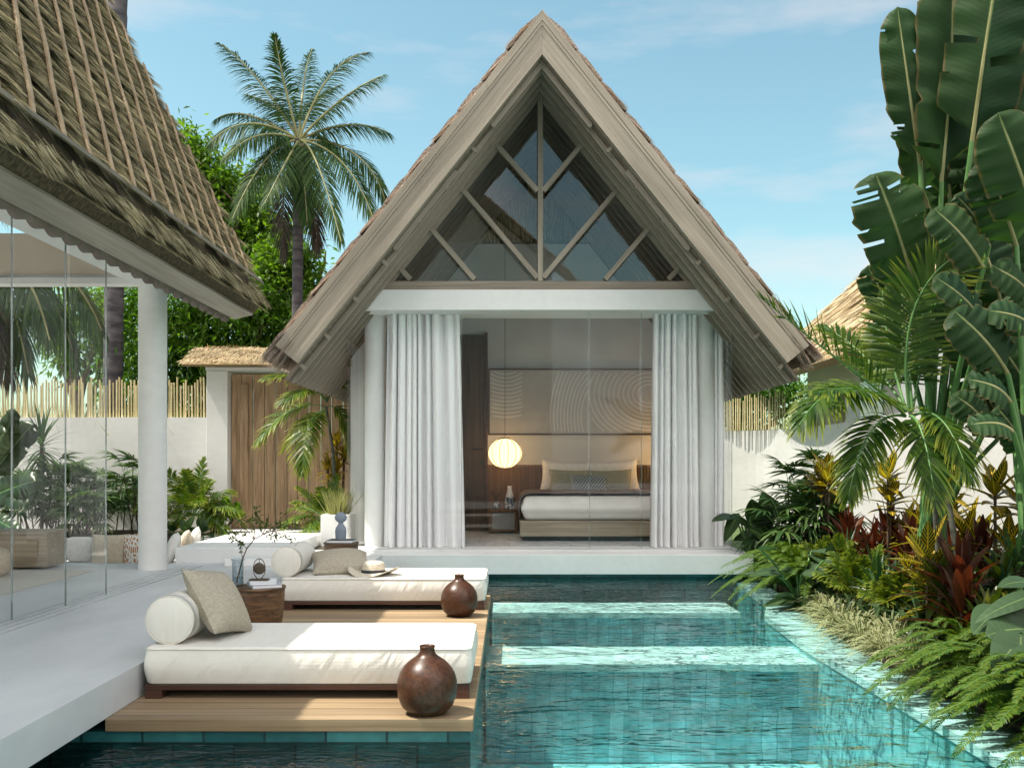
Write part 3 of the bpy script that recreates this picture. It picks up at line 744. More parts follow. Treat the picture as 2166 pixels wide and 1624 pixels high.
ms = N(nt, 'ShaderNodeMixShader'); nt.links.new(fr.outputs[0], ms.inputs[0]); nt.links.new(tr.outputs[0], ms.inputs[1]); nt.links.new(gl.outputs[0], ms.inputs[2])
nt.links.new(ms.outputs[0], out.inputs[0])
M['water'] = m
w = MB().poly([(PX0,PY0,WZ),(3.3,PY0,WZ),(3.3,13.4,WZ),(PX0,13.4,WZ)], [(0,1,2,3)])
tag(w.build('pool_water', M['water']), kind='structure')

# terrace: slab floating over the pool edge, with the sliding-door grooves let into it
t = MB()
t.box(-14, -3.95, -4, 11.75, -0.2, 0)
for k in range(5):
    x = -3.95 + k*0.085
    t.box(x, x+0.055 if k < 4 else -2.24, -4, 11.45, -0.2, 0)
t.box(-3.95, -3.60, -4, 11.45, -0.2, -0.035)
t.box(-3.95, -2.24, 11.45, 12.8, -0.2, 0)
t.box(-2.24, -1.68, 10.42, 12.8, -0.2, 0)
t.box(-14, -2.24, 12.8, 21, -0.2, -0.004)
tag(t.build('terrace', M['terrace']), kind='structure')
bd = MB()
bd.prism([(3.3,-3),(3.3,10.6),(3.45,13.4),(4.0,16),(7.4,26),(7.4,-3)], 'z', -0.8, -0.31)
tag(bd.build('planting_bed', M['soil']), kind='structure')
bd = MB(); bd.prism([(3.0,-3),(3.0,5.2),(2.95,6.6),(2.96,8.4),(3.09,9.9),(3.3,10.6),(3.301,10.6),(3.301,-3)], 'z', -0.8, -0.32)
tag(bd.build('bed_edge', M['soil']), kind='structure')
bd = MB(); bd.box(-14, -2.5, 13.35, 17.35, -0.1, 0.02)
tag(bd.build('planting_strip', M['soil']), kind='structure')
bd = MB(); bd.box(-4.95, -2.3, 14.3, 17.3, -0.1, 0.03)
tag(bd.build('gate_path', M['terrace']), kind='structure')

bd = MB(); bd.box(-40, 40, -40, PY0, -0.6, -0.2)  # unseen pale paving added behind the viewer to bounce sunlight onto the facade
tag(bd.build('unseen_bounce_deck', M['terrace']), kind='structure')

# ------------------------------------------------------------------ timber sundeck in the pool
t = thing('sundeck', 'low timber deck standing in the pool and carrying both daybeds', 'deck', (-1.2, 5.37, -0.27), place=True)
MB().box(-2.24, -0.2, 5.37, 10.4, -0.27, -0.2).build('decking', [M['deck']], t, bevel=0.004)
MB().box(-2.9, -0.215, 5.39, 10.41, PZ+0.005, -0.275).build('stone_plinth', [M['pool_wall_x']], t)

# ------------------------------------------------------------------ garden walls, fences, gate
def wall_poly(name, pts, z0, z1, th, label, mat='wall'):
    a = np.array(pts, float); tn = nrm(np.gradient(a, axis=0)); nn = np.stack([-tn[:,1], tn[:,0]], -1)
    L_, R_ = a + nn*th/2, a - nn*th/2
    mb = MB(); k = len(a)
    V = []
    for q in (L_, R_):
        for z in (z0, z1): V += [(x, y, z) for x, y in q]
    V = np.array(V); f = []
    for i in range(k-1):
        f += [(i, i+1, k+i+1, k+i), (2*k+i+1, 2*k+i, 3*k+i, 3*k+i+1), (k+i, k+i+1, 3*k+i+1, 3*k+i)]
    f += [(0, k, 3*k, 2*k), (k-1, 3*k-1, 4*k-1, 2*k-1)]
    mb.poly(V, f, 0, False)
    o = mb.build(name, M[mat]); tag(o, label, 'wall')
    return o
wall_poly('garden_wall', [(-16,17.5),(-5.35,17.5)], -0.4, 2.03, 0.22, 'white rendered garden wall behind the lounge, topped with bamboo canes')
rw = bez((4.2,25.9),(7.3,26.2),(6.95,19.5), 18)[:, :2] if False else None
q = np.array([(3.2,25.6),(5.4,25.3),(6.5,24.5),(6.95,23.0),(7.0,21.0),(6.75,18.5),(6.5,16.0),(6.35,13.0),(6.2,10.0),(6.1,7.0),(6.0,3.0),(5.9,-3.0)])
tq = np.linspace(0, len(q)-1, 60)
rwall = np.stack([np.interp(tq, range(len(q)), q[:,0]), np.interp(tq, range(len(q)), q[:,1])], -1)
for _ in range(3): rwall[1:-1] = (rwall[:-2] + 2*rwall[1:-1] + rwall[2:])/4
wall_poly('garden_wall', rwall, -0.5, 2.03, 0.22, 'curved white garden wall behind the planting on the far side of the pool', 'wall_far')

def fence(name, label, line, z0, hmin, hmax, pitch, seed):
    r = random.Random(seed)
    t = thing(name, label, 'fence', (line[0][0], line[0][1], z0), place=True)
    (xa, ya), (xb, yb) = line; Ln = math.hypot(xb-xa, yb-ya); n = int(Ln/pitch)
    protos = []
    for k in range(5):
        h = hmin + (hmax-hmin)*k/4
        mb = MB().tube([(0,0,0),(0,0,h*0.33),(0,0,h*0.66),(0,0,h)], 0.0155, 8)
        for z in (h*0.22, h*0.52, h*0.81): mb.lathe([(0.0155,z-0.008),(0.0185,z),(0.0155,z+0.008)], 8)
        protos.append(mb)
    meshes = {}
    for i in range(n):
        k = r.choice([0,1,1,2,3,4,0]) if i % 2 else r.choice([0,1,2,2,3])
        f = (i+0.5)/n
        loc = Vector((xa+(xb-xa)*f + r.uniform(-.012,.012), ya+(yb-ya)*f + r.uniform(-.02,.02), z0))
        if k not in meshes:
            o = protos[k].build('cane', M['bamboo']); meshes[k] = o
        else:
            o = meshes[k].copy(); C.objects.link(o)
        o.parent = t; o.location = loc - t.location; o.rotation_euler = (r.uniform(-.012,.012), r.uniform(-.014,.014), r.uniform(0,6))
    return t
fence('bamboo_fence', 'row of pale bamboo canes on the white wall left of the thatched gate', [(-9.55,17.5),(-5.38,17.5)], 2.03, 0.58, 0.78, 0.0525, 3)
fence('bamboo_fence', 'row of pale bamboo canes on the curved wall right of the bedroom pavilion', [(5.3,25.2),(6.75,23.6)], 2.03, 0.75, 1.02, 0.066, 4)

t = thing('garden_gate', 'wooden plank gate between white posts under a little thatched roof', 'gate', (-3.9, 17.3, 0), place=True)
MB().box(-5.36, -4.985, 17.15, 17.65, -0.1, 2.84).build('post', M['wall'], t, bevel=0.008)
MB().box(-2.62, -2.2, 17.15, 17.65, -0.1, 2.84).build('post', M['wall'], t, bevel=0.008)
MB().box(-5.36, -2.2, 17.1, 17.7, 2.845, 2.90).build('lintel', M['plaster'], t)
gp = MB(); x = -4.97
for k in range(12):
    w_ = 0.20 + 0.012*((k*37) % 5 - 2)/2
    gp.box(x, min(x+w_-0.012, -2.63), 17.34+0.006*((k*7) % 3), 17.40, 0.03, 2.80); x += w_
    if x > -2.7: break
gp.build('plank_leaf', M['gate_wood2'], t, bevel=0.005)
MB().box(-4.80, -4.66, 17.29, 17.335, 0.35, 2.62).build('pull_rail', M['gate_wood2'], t, bevel=0.006)
rf = MB()
prof = [(16.6,2.90),(16.67,2.87),(17.4,3.20),(18.15,2.87),(18.2,2.9),(17.4,3.27)]
rf.prism(prof, 'x', -5.62, -1.7, 1)
for sg, yo in ((1, 16.57), (-1, 18.23)):
    U = nrm(np.array([0, sg*0.91, 0.42])); Nn = np.array([0, -sg*0.42, 0.91])
    straw_field(rf, (-5.66, yo, 2.885), (1,0,0), U, nrm(Nn), 3.98, 0.80, 0.055, 90, 0.17, 0.010, 0.012, 0.22, 11+sg, 0, 0, 0.5, 0.012)
rf.build('thatched_cap', [M['straw_gold'], M['straw_gold_lo']], t)
# ------------------------------------------------------------------ bedroom pavilion
XC, ZA, YF = 0.42, 6.96, 12.30
COSA, SINA = math.cos(AP), math.sin(AP)
bp_ = thing('bedroom_pavilion', 'white bedroom pavilion with a steep timber gable facing across the pool', 'pavilion', (0.42, 12.8, 0), place=True)
sl = MB(); sl.box(-2.9, 3.23, 12.8, 20.2, -0.256, 0); sl.box(-2.75, 3.08, 13.28, 20.2, 0, 0.018)
sl.build('floor_slab', M['plaster'], bp_, bevel=0.006)
MB().box(-2.15, 3.0, 13.95, 16.98, 0.018, 0.024).build('bedroom_floor', M['floor_tile'], bp_)

def slope_poly(z0, v, Ls, side, x0=0.0, cut=True):
    """rafter outline in xz from the ridge down one slope: z0 top height at the ridge, v its vertical depth"""
    t = v*COSA
    a = (XC, z0); b = (XC, z0 - v)
    o = (XC + side*Ls*COSA, z0 - Ls*SINA)
    i = (o[0] - side*t*SINA, o[1] - t*COSA)
    pts = [a, o, i, b]
    return pts if side > 0 else pts[::-1]
for side, mt in ((1, 'gable_r'), (-1, 'gable_l')):
    MB().prism(slope_poly(ZA, 0.1365, 5.44, side), 'y', YF-0.02, YF+0.10).build('bargeboard', M[mt], bp_, bevel=0.003)
    MB().prism(slope_poly(ZA-0.1375, 0.065, 5.332, side), 'y', YF-0.014, YF+0.10).build('bargeboard', M[mt], bp_, bevel=0.003)
    MB().prism(slope_poly(ZA-0.2045, 0.2355, 5.28, side), 'y', YF-0.008, YF+0.10).build('bargeboard', M[mt], bp_, bevel=0.003)
    MB().prism(slope_poly(ZA-0.441, 0.128, 5.095, side), 'y', YF-0.012, YF+0.10).build('bargeboard', M[mt], bp_, bevel=0.003)
    # rounded outrigger boards between bargeboard and first rafter
    for s0, s1 in ((0.0, 1.03), (1.80, 3.05)):
        t_ = 0.075
        pts = []
        zt = ZA - 0.565
        def sp(s, h): return (XC + side*(s*COSA - h*SINA), zt - s*SINA - h*COSA)
        pts = [sp(s0, 0), sp(s1, 0)] + [sp(s1 + 0.045*math.cos(a), 0.0375 + 0.0365*math.sin(a)) for a in np.linspace(-1.2, 1.5, 6)] + [sp(s0, t_)]
        if s0 == 0: pts[0] = (XC, zt); pts[-1] = (XC, zt - t_/COSA)
        MB().prism(pts if side > 0 else pts[::-1], 'y', YF+0.14, YF+0.19).build('outrigger', M[mt], bp_, bevel=0.004)
    # spacer blocks
    for s in (1.45, 2.05, 2.6, 3.3, 3.9, 4.5, 5.0):
        zt = ZA - 0.56
        c0 = np.array((XC + side*s*COSA, YF+0.16, zt - s*SINA)); dn = np.array((-side*SINA, 0, -COSA))
        MB().bar(c0 - dn*0.02, c0 + dn*0.09, 0.045, 0.05, (0,1,0)).build('spacer_block', M[mt], bp_)
    # rafters, one behind the other, with rounded tails
    first = None
    for k in range(25):
        y = YF + 0.26 + k*0.30
        if first is None:
            zt = ZA - 0.585; t_ = 0.066
            def sp(s, h): return (XC + side*(s*COSA - h*SINA), zt - s*SINA - h*COSA)
            pts = [(XC, zt), sp(5.18, 0)] + [sp(5.18 + 0.055*math.sin(a), t_/2 - t_/2*math.cos(a)) for a in np.linspace(0.3, 2.9, 7)] + [sp(5.1, t_), (XC, zt - t_/COSA)]
            first = MB().prism(pts if side > 0 else pts[::-1], 'y', 0, 0.055).build('rafter', M[mt], bp_, bevel=0.004)
            first.location.y = y; o = first
        else:
            o = first.copy(); C.objects.link(o); o.location.y = y
    # soffit deck over the rafters and the thatch above it
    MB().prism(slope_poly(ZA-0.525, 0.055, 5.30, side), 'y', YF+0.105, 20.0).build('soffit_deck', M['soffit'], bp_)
    th = MB()
    Ls, crs = 5.62, 0.50
    U = np.array((-side*COSA, 0, SINA)); Nn = np.array((side*SINA, 0, COSA))
    for c in range(12):
        s_lo = Ls + 0.05 - c*crs; s_hi = max(s_lo - 0.72, 0.0)
        if s_lo < 0.45: break
        def sp(s, h): return (XC + side*(s*COSA + h*SINA), ZA - s*SINA + h*COSA)
        pts = [sp(s_lo, -0.03), sp(s_lo-0.02, 0.075), sp((s_lo+s_hi)/2, 0.085), sp(s_hi, 0.012), sp(s_hi, -0.1)]
        th.prism(pts if side < 0 else pts[::-1], 'y', YF+0.07, 20.2, 1)
        o = np.array((XC + side*s_lo*COSA, YF+0.02, ZA - s_lo*SINA))
        straw_field(th, o - U*0.05, (0,1,0), U, Nn, 1.3, 0.12, 0.13, 420, 0.42, 0.011, 0.075, 0.10, 100+c+side, 0, 0.0, 0.5, 0.02)
        straw_field(th, o - U*0.05 + np.array((0,1.3,0)), (0,1,0), U, Nn, 6.6, 0.12, 0.13, 70, 0.42, 0.02, 0.075, 0.10, 200+c+side, 0, 0.0, 0.5, 0.02)
    # thick straw eave hanging below the board ends
    o = np.array((XC + side*5.70*COSA, YF+0.0, ZA - 5.70*SINA - 0.01))
    straw_field(th, o, (0,1,0), U, Nn, 7.9, 0.2, 0.07, 260, 0.40, 0.013, 0.03, 0.12, 300+side, 0)
    o2 = o - Nn*0.14 + U*0.10
    straw_field(th, o + U*0.03 - Nn*0.07, (0,1,0), U, -Nn, 0.5, 0.25, 0.05, 520, 0.30, 0.011, 0.05, 0.15, 330+side, 0)
    straw_field(th, o2, (0,1,0), U, -Nn, 7.9, 0.16, 0.07, 200, 0.34, 0.013, 0.03, 0.12, 320+side, 0)
    ev = [(XC + side*5.66*COSA - side*0.0, ZA - 5.66*SINA), (XC + side*(5.3*COSA - 0.17*SINA), ZA - 5.3*SINA - 0.17*COSA), (XC + side*5.3*COSA, ZA - 5.3*SINA)]
    th.prism(ev if side > 0 else ev[::-1], 'y', YF+0.11, 20.2, 1)
    th.build('thatch', [M['straw_pink'], M['straw_pink_lo']], bp_)

# beam, columns, gable truss
bx = [(-2.14,3.32),(3.02,3.32),(2.78,3.60),(-1.95,3.60)]
MB().prism(bx[::-1], 'y', 13.35, 14.15).build('white_beam', M['plaster'], bp_, bevel=0.006)
for x in (-1.93, 2.80):
    MB().lathe([(0.155,0.018),(0.155,3.319)], 40, c=(x, 13.98, 0)).build('column', M['plaster'], bp_)
MB().box(-1.85, 2.70, 13.42, 13.52, 3.602, 3.73).build('tie_beam', M['gable_h'], bp_, bevel=0.006)
D0 = 13.45
kp = P(1143, 592, D0)
MB().box(kp.x-0.037, kp.x+0.037, 13.415, 13.515, 3.73, 6.34).build('king_post', M['gable_v'], bp_, bevel=0.005)
for a, b_ in (((1137,588),(973,395)), ((1004,592),(904,474)), ((869,592),(833,553)), ((1137,405),(1049,305)),
              ((1149,588),(1313,393)), ((1280,592),(1380,474)), ((1413,592),(1450,553)), ((1149,405),(1232,305))):
    p, q_ = P(*a, D0), P(*b_, D0)
    q_ = p + (q_-p)*1.09
    MB().bar(p, q_, 0.07, 0.075, (0,1,0)).build('brace', M['gable_d1' if b_[0] < 1143 else 'gable_d2'], bp_, bevel=0.004)
zi = ZA - 0.70
tri = [(XC-2.36, 3.60), (XC+2.36, 3.60), (XC, 3.60 + 2.36*TANP)]
MB().prism([tri[0], tri[1], tri[2]], 'y', 13.60, 13.612).build('gable_glass', M['glass_dark'], bp_)
# bedroom shell
iw = MB()
zt = lambda x: ZA - 0.585 - 0.10 - TANP*abs(x - XC)
iw.prism([(-2.30,0.02),(3.15,0.02),(3.15,min(5.05, zt(3.15))),(XC+(ZA-0.685-5.05)/TANP,5.05),(XC-(ZA-0.685-5.05)/TANP,5.05),(-2.30,min(5.05, zt(-2.3)))], 'y', 17.0, 17.2)
iw.build('back_wall', M['inner_wall'], bp_)
rg = MB(); rg.prism([(XC-1.06,5.052),(XC+1.06,5.052),(XC, ZA-0.60)], 'y', 17.05, 17.2, 1)
r_ = np.random.default_rng(5); k = 900
xx = r_.uniform(-0.98, 0.98, k); top = (ZA-0.7-5.05)*(1-np.abs(xx)/1.0)
o = np.stack([XC+xx, np.full(k, 17.03), 5.06 + top*r_.uniform(0, 0.7, k)], -1)
V, F, uv = blades(o, np.tile((0.0,0,1.0), (k,1)) + r_.normal(0, .05, (k,3)), np.tile((0,-1.0,0), (k,1)), np.maximum(top*0.35, 0.05), 0.012, 0, 1)
rg.add(V, F, uv, 0); rg.build('reed_gable', [M['straw_gold'], M['straw_lo']], bp_)
sw = MB()
for x0, x1 in ((-2.36, -2.16), (3.0, 3.2)):
    xo = x0 if x0 < 0 else x1
    zo, zi_ = zt(xo) - 0.02, zt(x1 if x0 < 0 else x0) - 0.02
    pts = [(x0,0.02),(x1,0.02),(x1, zi_ if x0 < 0 else zo),(x0, zo if x0 < 0 else zi_)]
    sw.prism(pts, 'y', 14.42, 17.2)
sw.build('side_wall', M['plaster'], bp_, bevel=0.004)
cr_ = MB().box(-2.05, -1.05, 15.2, 16.99, 3.55, 3.6); 
d_ = MB().box(-1.0, -0.415, 16.94, 16.998, 0.025, 3.45).build('door', M['door_wood'], bp_, bevel=0.004)
MB().box(-0.43, -0.375, 16.92, 16.997, 0.025, 3.49).build('door_frame', M['dark_wood'], bp_, bevel=0.004)
hd = MB().tube([(-0.47,16.935,1.45),(-0.47,16.89,1.45),(-0.64,16.885,1.45)], 0.014, 8); hd.lathe([(0.03,0),(0.03,0.015)], 16, c=(0,0,0)) if False else None
hd.box(-0.505, -0.435, 16.925, 16.939, 1.18, 1.26); hd.build('handle', M['black'], d_, bevel=0.003)
hbm = MB().box(-0.42, 2.98, 16.97, 16.998, 0.025, 1.14)
x = -0.40
while x < 2.95:
    hbm.box(x, x+0.032, 16.935, 16.971, 0.03, 1.15); x += 0.052
hbm.box(-0.42, 2.98, 16.92, 16.997, 1.152, 1.18)
hbm.build('slatted_headboard', M['slat_wood'], bp_)
# sliding glass front: four panes, greenish edges
yg = 13.44
for x0, x1, dy in ((-2.25,-0.66,0.0), (-0.70,1.12,0.03), (1.09,1.84,0.06), (1.80,3.09,0.0)):
    pn = MB().box(x0, x1, yg+dy, yg+dy+0.010, 0.02, 3.318).build('glass_pane', M['glass'], bp_)
    MB().box(x1-0.0025, x1+0.0025, yg+dy-0.001, yg+dy+0.011, 0.021, 3.316).build('pane_edge', M['glass_edge'], pn)
e = MB().box(-2.256, -2.246, 13.46, 14.41, 0.02, 2.95).build('glass_pane', M['glass'], bp_)
e = MB().box(3.086, 3.096, 13.46, 14.41, 0.02, 2.95).build('glass_pane', M['glass'], bp_)
MB().box(-2.25, 3.09, 13.40, 13.54, 0.0185, 0.022).build('door_track', M['terrace'], bp_)

# ------------------------------------------------------------------ living pavilion on the left
lp = thing('living_pavilion', 'open living pavilion with a thatched roof laced with bamboo strips', 'pavilion', (-4.1, 11.1, 0), place=True)
PL = R(61.8); cl_, sl_ = math.cos(PL), math.sin(PL)
EX, EZ = -3.05, 3.20                                         # eave line
Y0, Y1 = -1.0, 12.03
U = np.array((-cl_, 0, sl_)); Nn = np.array((sl_, 0, cl_)); A = np.array((0, 1.0, 0))
def rp_(s, h=0.0): return (EX - s*cl_ + h*sl_, EZ + s*sl_ + h*cl_)
SR = 7.0
sd_ = np.array((-0.649, 1.0, 1.175)); sd_ = sd_ - Nn*np.dot(sd_, Nn); sd_ = nrm(sd_)
rate_u = np.dot(sd_, U); rate_y = sd_[1]
roof = MB()
rx = EX - SR*cl_
mir = lambda p: (2*rx - p[0], p[1])
out_ = [rp_(0.0, -0.02), rp_(SR, 0)]
inn = [(rx, EZ + SR*sl_ - 0.62), rp_(0.55, -0.26), (EX-0.16, EZ-0.17)]
roof.prism([out_[0], out_[1], mir(out_[0]), mir(inn[2]), mir(inn[1]), inn[0], inn[1], inn[2]][::-1], 'y', Y0, Y1, 1)
straw_field(roof, (EX - 0.0*cl_, 4.6, EZ), A, U, Nn, Y1-4.6-0.01, 4.9, 0.20, 400, 0.34, 0.0095, 0.135, 0.13, 21, 0, 0.34, 0.50, 0.03, press=(2.4-4.6-0.26*rate_y/rate_u, 0.432, rate_y/rate_u), skew=0.12)
straw_field(roof, (EX, 4.6, EZ), A, U, Nn, Y1-4.6, 0.05, 0.3, 520, 0.19, 0.011, 0.055, 0.12, 22, 0, -0.05, 0.6, 0.02)
straw_field(roof, (EX+0.02, 4.6, EZ-0.02), A, U, Nn, Y1-4.6, 0.05, 0.3, 520, 0.22, 0.011, 0.03, 0.12, 25, 0, -0.10, 0.6, 0.02)
straw_field(roof, (EX, 4.6, EZ), A, U, Nn, Y1-4.6, 0.05, 0.3, 520, 0.26, 0.011, 0.115, 0.10, 23, 0, 0.125, 0.6, 0.02)
straw_field(roof, (EX - 4.9*cl_, 4.6, EZ + 4.9*sl_), A, U, Nn, Y1-4.6, 2.0, 0.4, 70, 0.6, 0.022, 0.085, 0.20, 24, 0, 0.0, 0.50, 0.03)
# combed underside of the eave roll
Ud = nrm(np.array((-0.35, 0, 0.10))); Nd = np.array((0.30, 0, -0.95))
straw_field(roof, (EX+0.01, 4.6, EZ-0.07), A, nrm(np.array((-0.45,0,0.42))), nrm(np.array((0.68,0,-0.73))), Y1-4.6, 0.12, 0.05, 380, 0.22, 0.012, 0.03, 0.12, 26, 0)
# verge tufts
straw_field(roof, (EX, Y1-0.02, EZ), np.array((-cl_,0,sl_)), np.array((0,-1.0,0)), Nn, 6.0, 0.05, 0.1, 60, 0.25, 0.012, 0.06, 0.5, 27, 0)
roof.build('thatched_roof', [M['straw'], M['straw_lo']], lp)
y = 2.4
while y < 11.9:
    s0 = 0.26
    ln = min((Y1 - 0.02 - y)/rate_y, 5.6)
    if ln > 0.15:
        b0 = np.array((EX, y, EZ)) + U*s0 + Nn*0.098
        pts = [b0 + sd_*(ln*k/24) + Nn*0.006*math.sin(k*1.1 + y*3) for k in range(25)]
        mb = MB()
        for k in range(24): mb.bar(pts[k], pts[k+1] + sd_*0.004, 0.040, 0.018, Nn)
        # frayed fibres along the edge
        r_ = np.random.default_rng(int(y*100)); kk = int(ln*34)
        f_ = r_.uniform(0, ln, kk)
        oo = b0 + sd_*f_[:, None] - np.cross(Nn, sd_)*(-0.016)
        V, F, uv = blades(oo, np.cross(Nn, sd_)*(-1.0)*np.sign(-1)*1.0 - sd_*r_.uniform(0.3, 1.4, kk)[:, None] + Nn*r_.normal(0, .3, kk)[:, None], np.tile(Nn, (kk,1)), r_.uniform(0.01, 0.032, kk), 0.008, 0, 1)
        mb.add(V, F, uv, 0)
        mb.build('bamboo_strip', M['strip'], lp)
    y += 0.432
MB().bar(np.array((EX, 3.0, EZ)) + U*0.22 + Nn*0.115, np.array((EX, Y1-0.03, EZ)) + U*0.22 + Nn*0.115, 0.06, 0.014, Nn).build('eave_lath', M['lath'], lp)
# fascia, scalloped trim, ring beam, columns
MB().prism([(EX-0.10, EZ-0.165), (EX-0.335, EZ-0.222), (EX-0.345, EZ-0.192), (EX-0.11, EZ-0.135)], 'y', Y0, 11.93).build('fascia', M['fascia'], lp)
sc = MB(); y = 2.0
while y < 11.6:
    pts = [(y + 0.125 + 0.125*math.cos(a), EZ-0.20 - 0.085*math.sin(a)) for a in np.linspace(0, math.pi, 12)]
    sc.prism(pts, 'x', EX-0.40, EX-0.345, 0); y += 0.272
sc.build('scalloped_trim', M['tile_scallop'], lp)
MB().box(-4.29, -3.90, -3.0, 11.30, 3.25, 3.52).build('ring_beam', M['plaster'], lp, bevel=0.005)
MB().box(-12.5, -4.292, 11.02, 11.22, 3.25, 3.325).build('ring_beam', M['plaster'], lp, bevel=0.005)
MB().box(-12.5, -4.292, 11.06, 11.18, 3.325, 3.36).build('ring_beam', M['terrace'], lp)
MB().box(-12.5, -4.0, 11.09, 11.16, 3.36, 3.84).build('gable_panel', M['beige'], lp)
MB().lathe([(0.157,0.0),(0.157,3.249)], 40, c=(-4.09, 11.12, 0)).build('column', M['wall'], lp)
for y in (0.6,):
    MB().lathe([(0.157,0.0),(0.157,3.249)], 40, c=(-4.09, y, 0)).build('column', M['wall'], lp)
for y0_, y1_, x in ((-2.0,7.52,-3.86),(7.42,8.30,-3.80),(8.24,8.99,-3.74)):
    pn = MB().box(x-0.005, x+0.005, y0_, y1_, -0.01, 3.249).build('glass_pane', M['glass'], lp)
    MB().box(x-0.006, x+0.006, y1_-0.002, y1_+0.004, -0.009, 3.248).build('pane_edge', M['glass_edge'], pn)
# ------------------------------------------------------------------ things on the deck
def daybed(x0, x1, y0, y1, label):
    t = thing('daybed', label, 'daybed', ((x0+x1)/2, (y0+y1)/2, -0.2), group='cream daybeds on the timber deck', place=True)
    f = MB().box(x0+0.01, x1-0.005, y0+0.03, y1-0.02, -0.148, -0.118)
    f.build('frame', M['dark_wood'], t, bevel=0.003)
    for lx in (x0+0.01, x1-0.105):
        for ly in (y0+0.03, y1-0.12):
            MB().box(lx, lx+0.10, ly, ly+0.10, -0.2, -0.149).build('leg', M['dark_wood'], t, bevel=0.003)
    mb = MB(); rbox(mb, x0+0.005, x1+0.005, y0+0.035, y1-0.02, -0.117, 0.107, 0.016, 0.014, 0, 10)
    mt = mb.build('mattress', M['mattress'], t)
    pp = []
    for qx, qy, a0 in ((1,1,0),(-1,1,90),(-1,-1,180),(1,-1,270)):
        for a in np.linspace(0, 90, 6):
            an = R(a0+a)
            pp.append(((x0+x1)/2+0.005 + qx*((x1-x0)/2-0.05) + 0.050*math.cos(an), (y0+y1)/2+0.0075 + qy*((y1-y0)/2-0.0775) + 0.050*math.sin(an), 0.095))
    pp.append(pp[0])
    MB().tube(pp, 0.006, 6).build('piping', M['piping'], mt)
    return t
daybed(-2.20, -0.235, 5.80, 6.77, 'nearest cream daybed, with an upright beige cushion, closest to the camera')
daybed(-2.20, -0.235, 9.30, 10.27, 'farther cream daybed with a straw hat lying on it')
def bolster(y0, y1, x, z, r, label):
    mb = MB()
    prof = [(0.0,0),(r*0.86,-0.004),(r*0.95,0.004),(r,0.02)] + [(r*(1+0.012*math.sin(k/9*math.pi)), 0.02 + (y1-y0-0.04)*k/9) for k in range(10)] + [(r*0.95,y1-y0-0.004),(r*0.86,y1-y0+0.004),(0.0,y1-y0)]
    mb.lathe(prof, 48)
    o = mb.build('bolster', M['mattress'])
    o.rotation_euler = (R(-90), 0, 0); o.location = (x, y0, z)
    tag(o, label, 'bolster', 'cream bolsters')
    a = np.linspace(0, 2*np.pi, 49)
    for zz in (0.006, y1-y0-0.006):
        q = MB().tube(np.stack([r*0.965*np.cos(a), r*0.965*np.sin(a), np.full(49, zz)], -1), 0.005, 6).build('piping', M['piping'])
        q.parent = o
bolster(5.93, 6.68, -2.08, 0.254, 0.150, 'cream bolster on the nearest daybed, behind the upright beige cushion')
bolster(9.42, 10.15, -2.17, 0.254, 0.147, 'cream bolster on the farther daybed beside a beige cushion')
def cushion(name, loc, w, h, t, rot, mat, label, cat='cushion', group=None, seed=0):
    mb = MB(); pillow(mb, w, h, t, 0, seed)
    o = mb.build(name, M[mat]); 
    o.matrix_world = Matrix.Translation(loc) @ Matrix.Rotation(R(rot[2]), 4, 'Z') @ Matrix.Rotation(R(rot[0]), 4, 'X') @ Matrix.Rotation(R(rot[1]), 4, 'Y')
    return tag(o, label, cat, group)
cushion('cushion', P(462, 1272, 6.25), 0.50, 0.47, 0.21, (-33, 10, 83), 'linen', 'beige linen cushion standing against the bolster of the nearest daybed')
cushion('cushion', (-1.71, 9.83, 0.203), 0.58, 0.50, 0.24, (-72, 0, 14), 'linen', 'beige linen cushion lying on the farther daybed beside the hat')
# hat
t = thing('sun_hat', 'pale straw sun hat with a dark ribbon on the farther daybed', 'hat', (-1.345, 9.60, 0.113))
mb = MB(); V = []
for i, (rr, zz) in enumerate([(0.105,0.012),(0.14,0.004),(0.18,0.004),(0.22,0.014),(0.252,0.026),(0.252,0.021),(0.20,0.001),(0.10,0.0)]):
    a = np.linspace(0, 2*np.pi, 49)
    wv = (rr-0.1)*0.28*np.cos(2*a+0.6)
    V.append(np.stack([rr*np.cos(a), 0.92*rr*np.sin(a), zz + wv + 0.012], -1))
mb.grid(np.array(V)[::-1]); mb.build('brim', M['straw_hat'], t)
MB().lathe([(0.118,0.012),(0.116,0.055),(0.109,0.10),(0.098,0.122),(0.07,0.132),(0.035,0.122),(0.0,0.118)], 40, sy=0.88).build('crown', M['straw_hat'], t)
rb = MB().lathe([(0.1195,0.014),(0.1205,0.03),(0.1185,0.048)], 40, sy=0.885)
rb.box(0.10, 0.155, -0.055, -0.04, 0.018, 0.043); rb.box(0.09, 0.12, -0.075, -0.05, 0.012, 0.04)
rb.build('ribbon', M['ribbon'], t)
# jars
vp = [(0.070,0.0),(0.110,0.010),(0.145,0.045),(0.165,0.095),(0.171,0.145),(0.168,0.190),(0.155,0.232),(0.132,0.268),(0.102,0.297),(0.071,0.318),(0.052,0.333),(0.044,0.349),(0.0425,0.370),(0.046,0.381),(0.043,0.384),(0.036,0.374),(0.034,0.335),(0.05,0.31)]
o = MB().lathe(vp, 64).build('jar', M['ceramic']); o.location = (-0.465, 5.50, -0.2)
tag(o, 'round brown glazed jar standing in front of the nearest daybed', 'jar', 'brown glazed jars on the deck')
o2 = o.copy(); C.objects.link(o2); o2.location = (-0.462, 8.98, -0.2); o2.rotation_euler = (0,0,1.9)
tag(o2, 'round brown glazed jar at the foot of the farther daybed', 'jar')
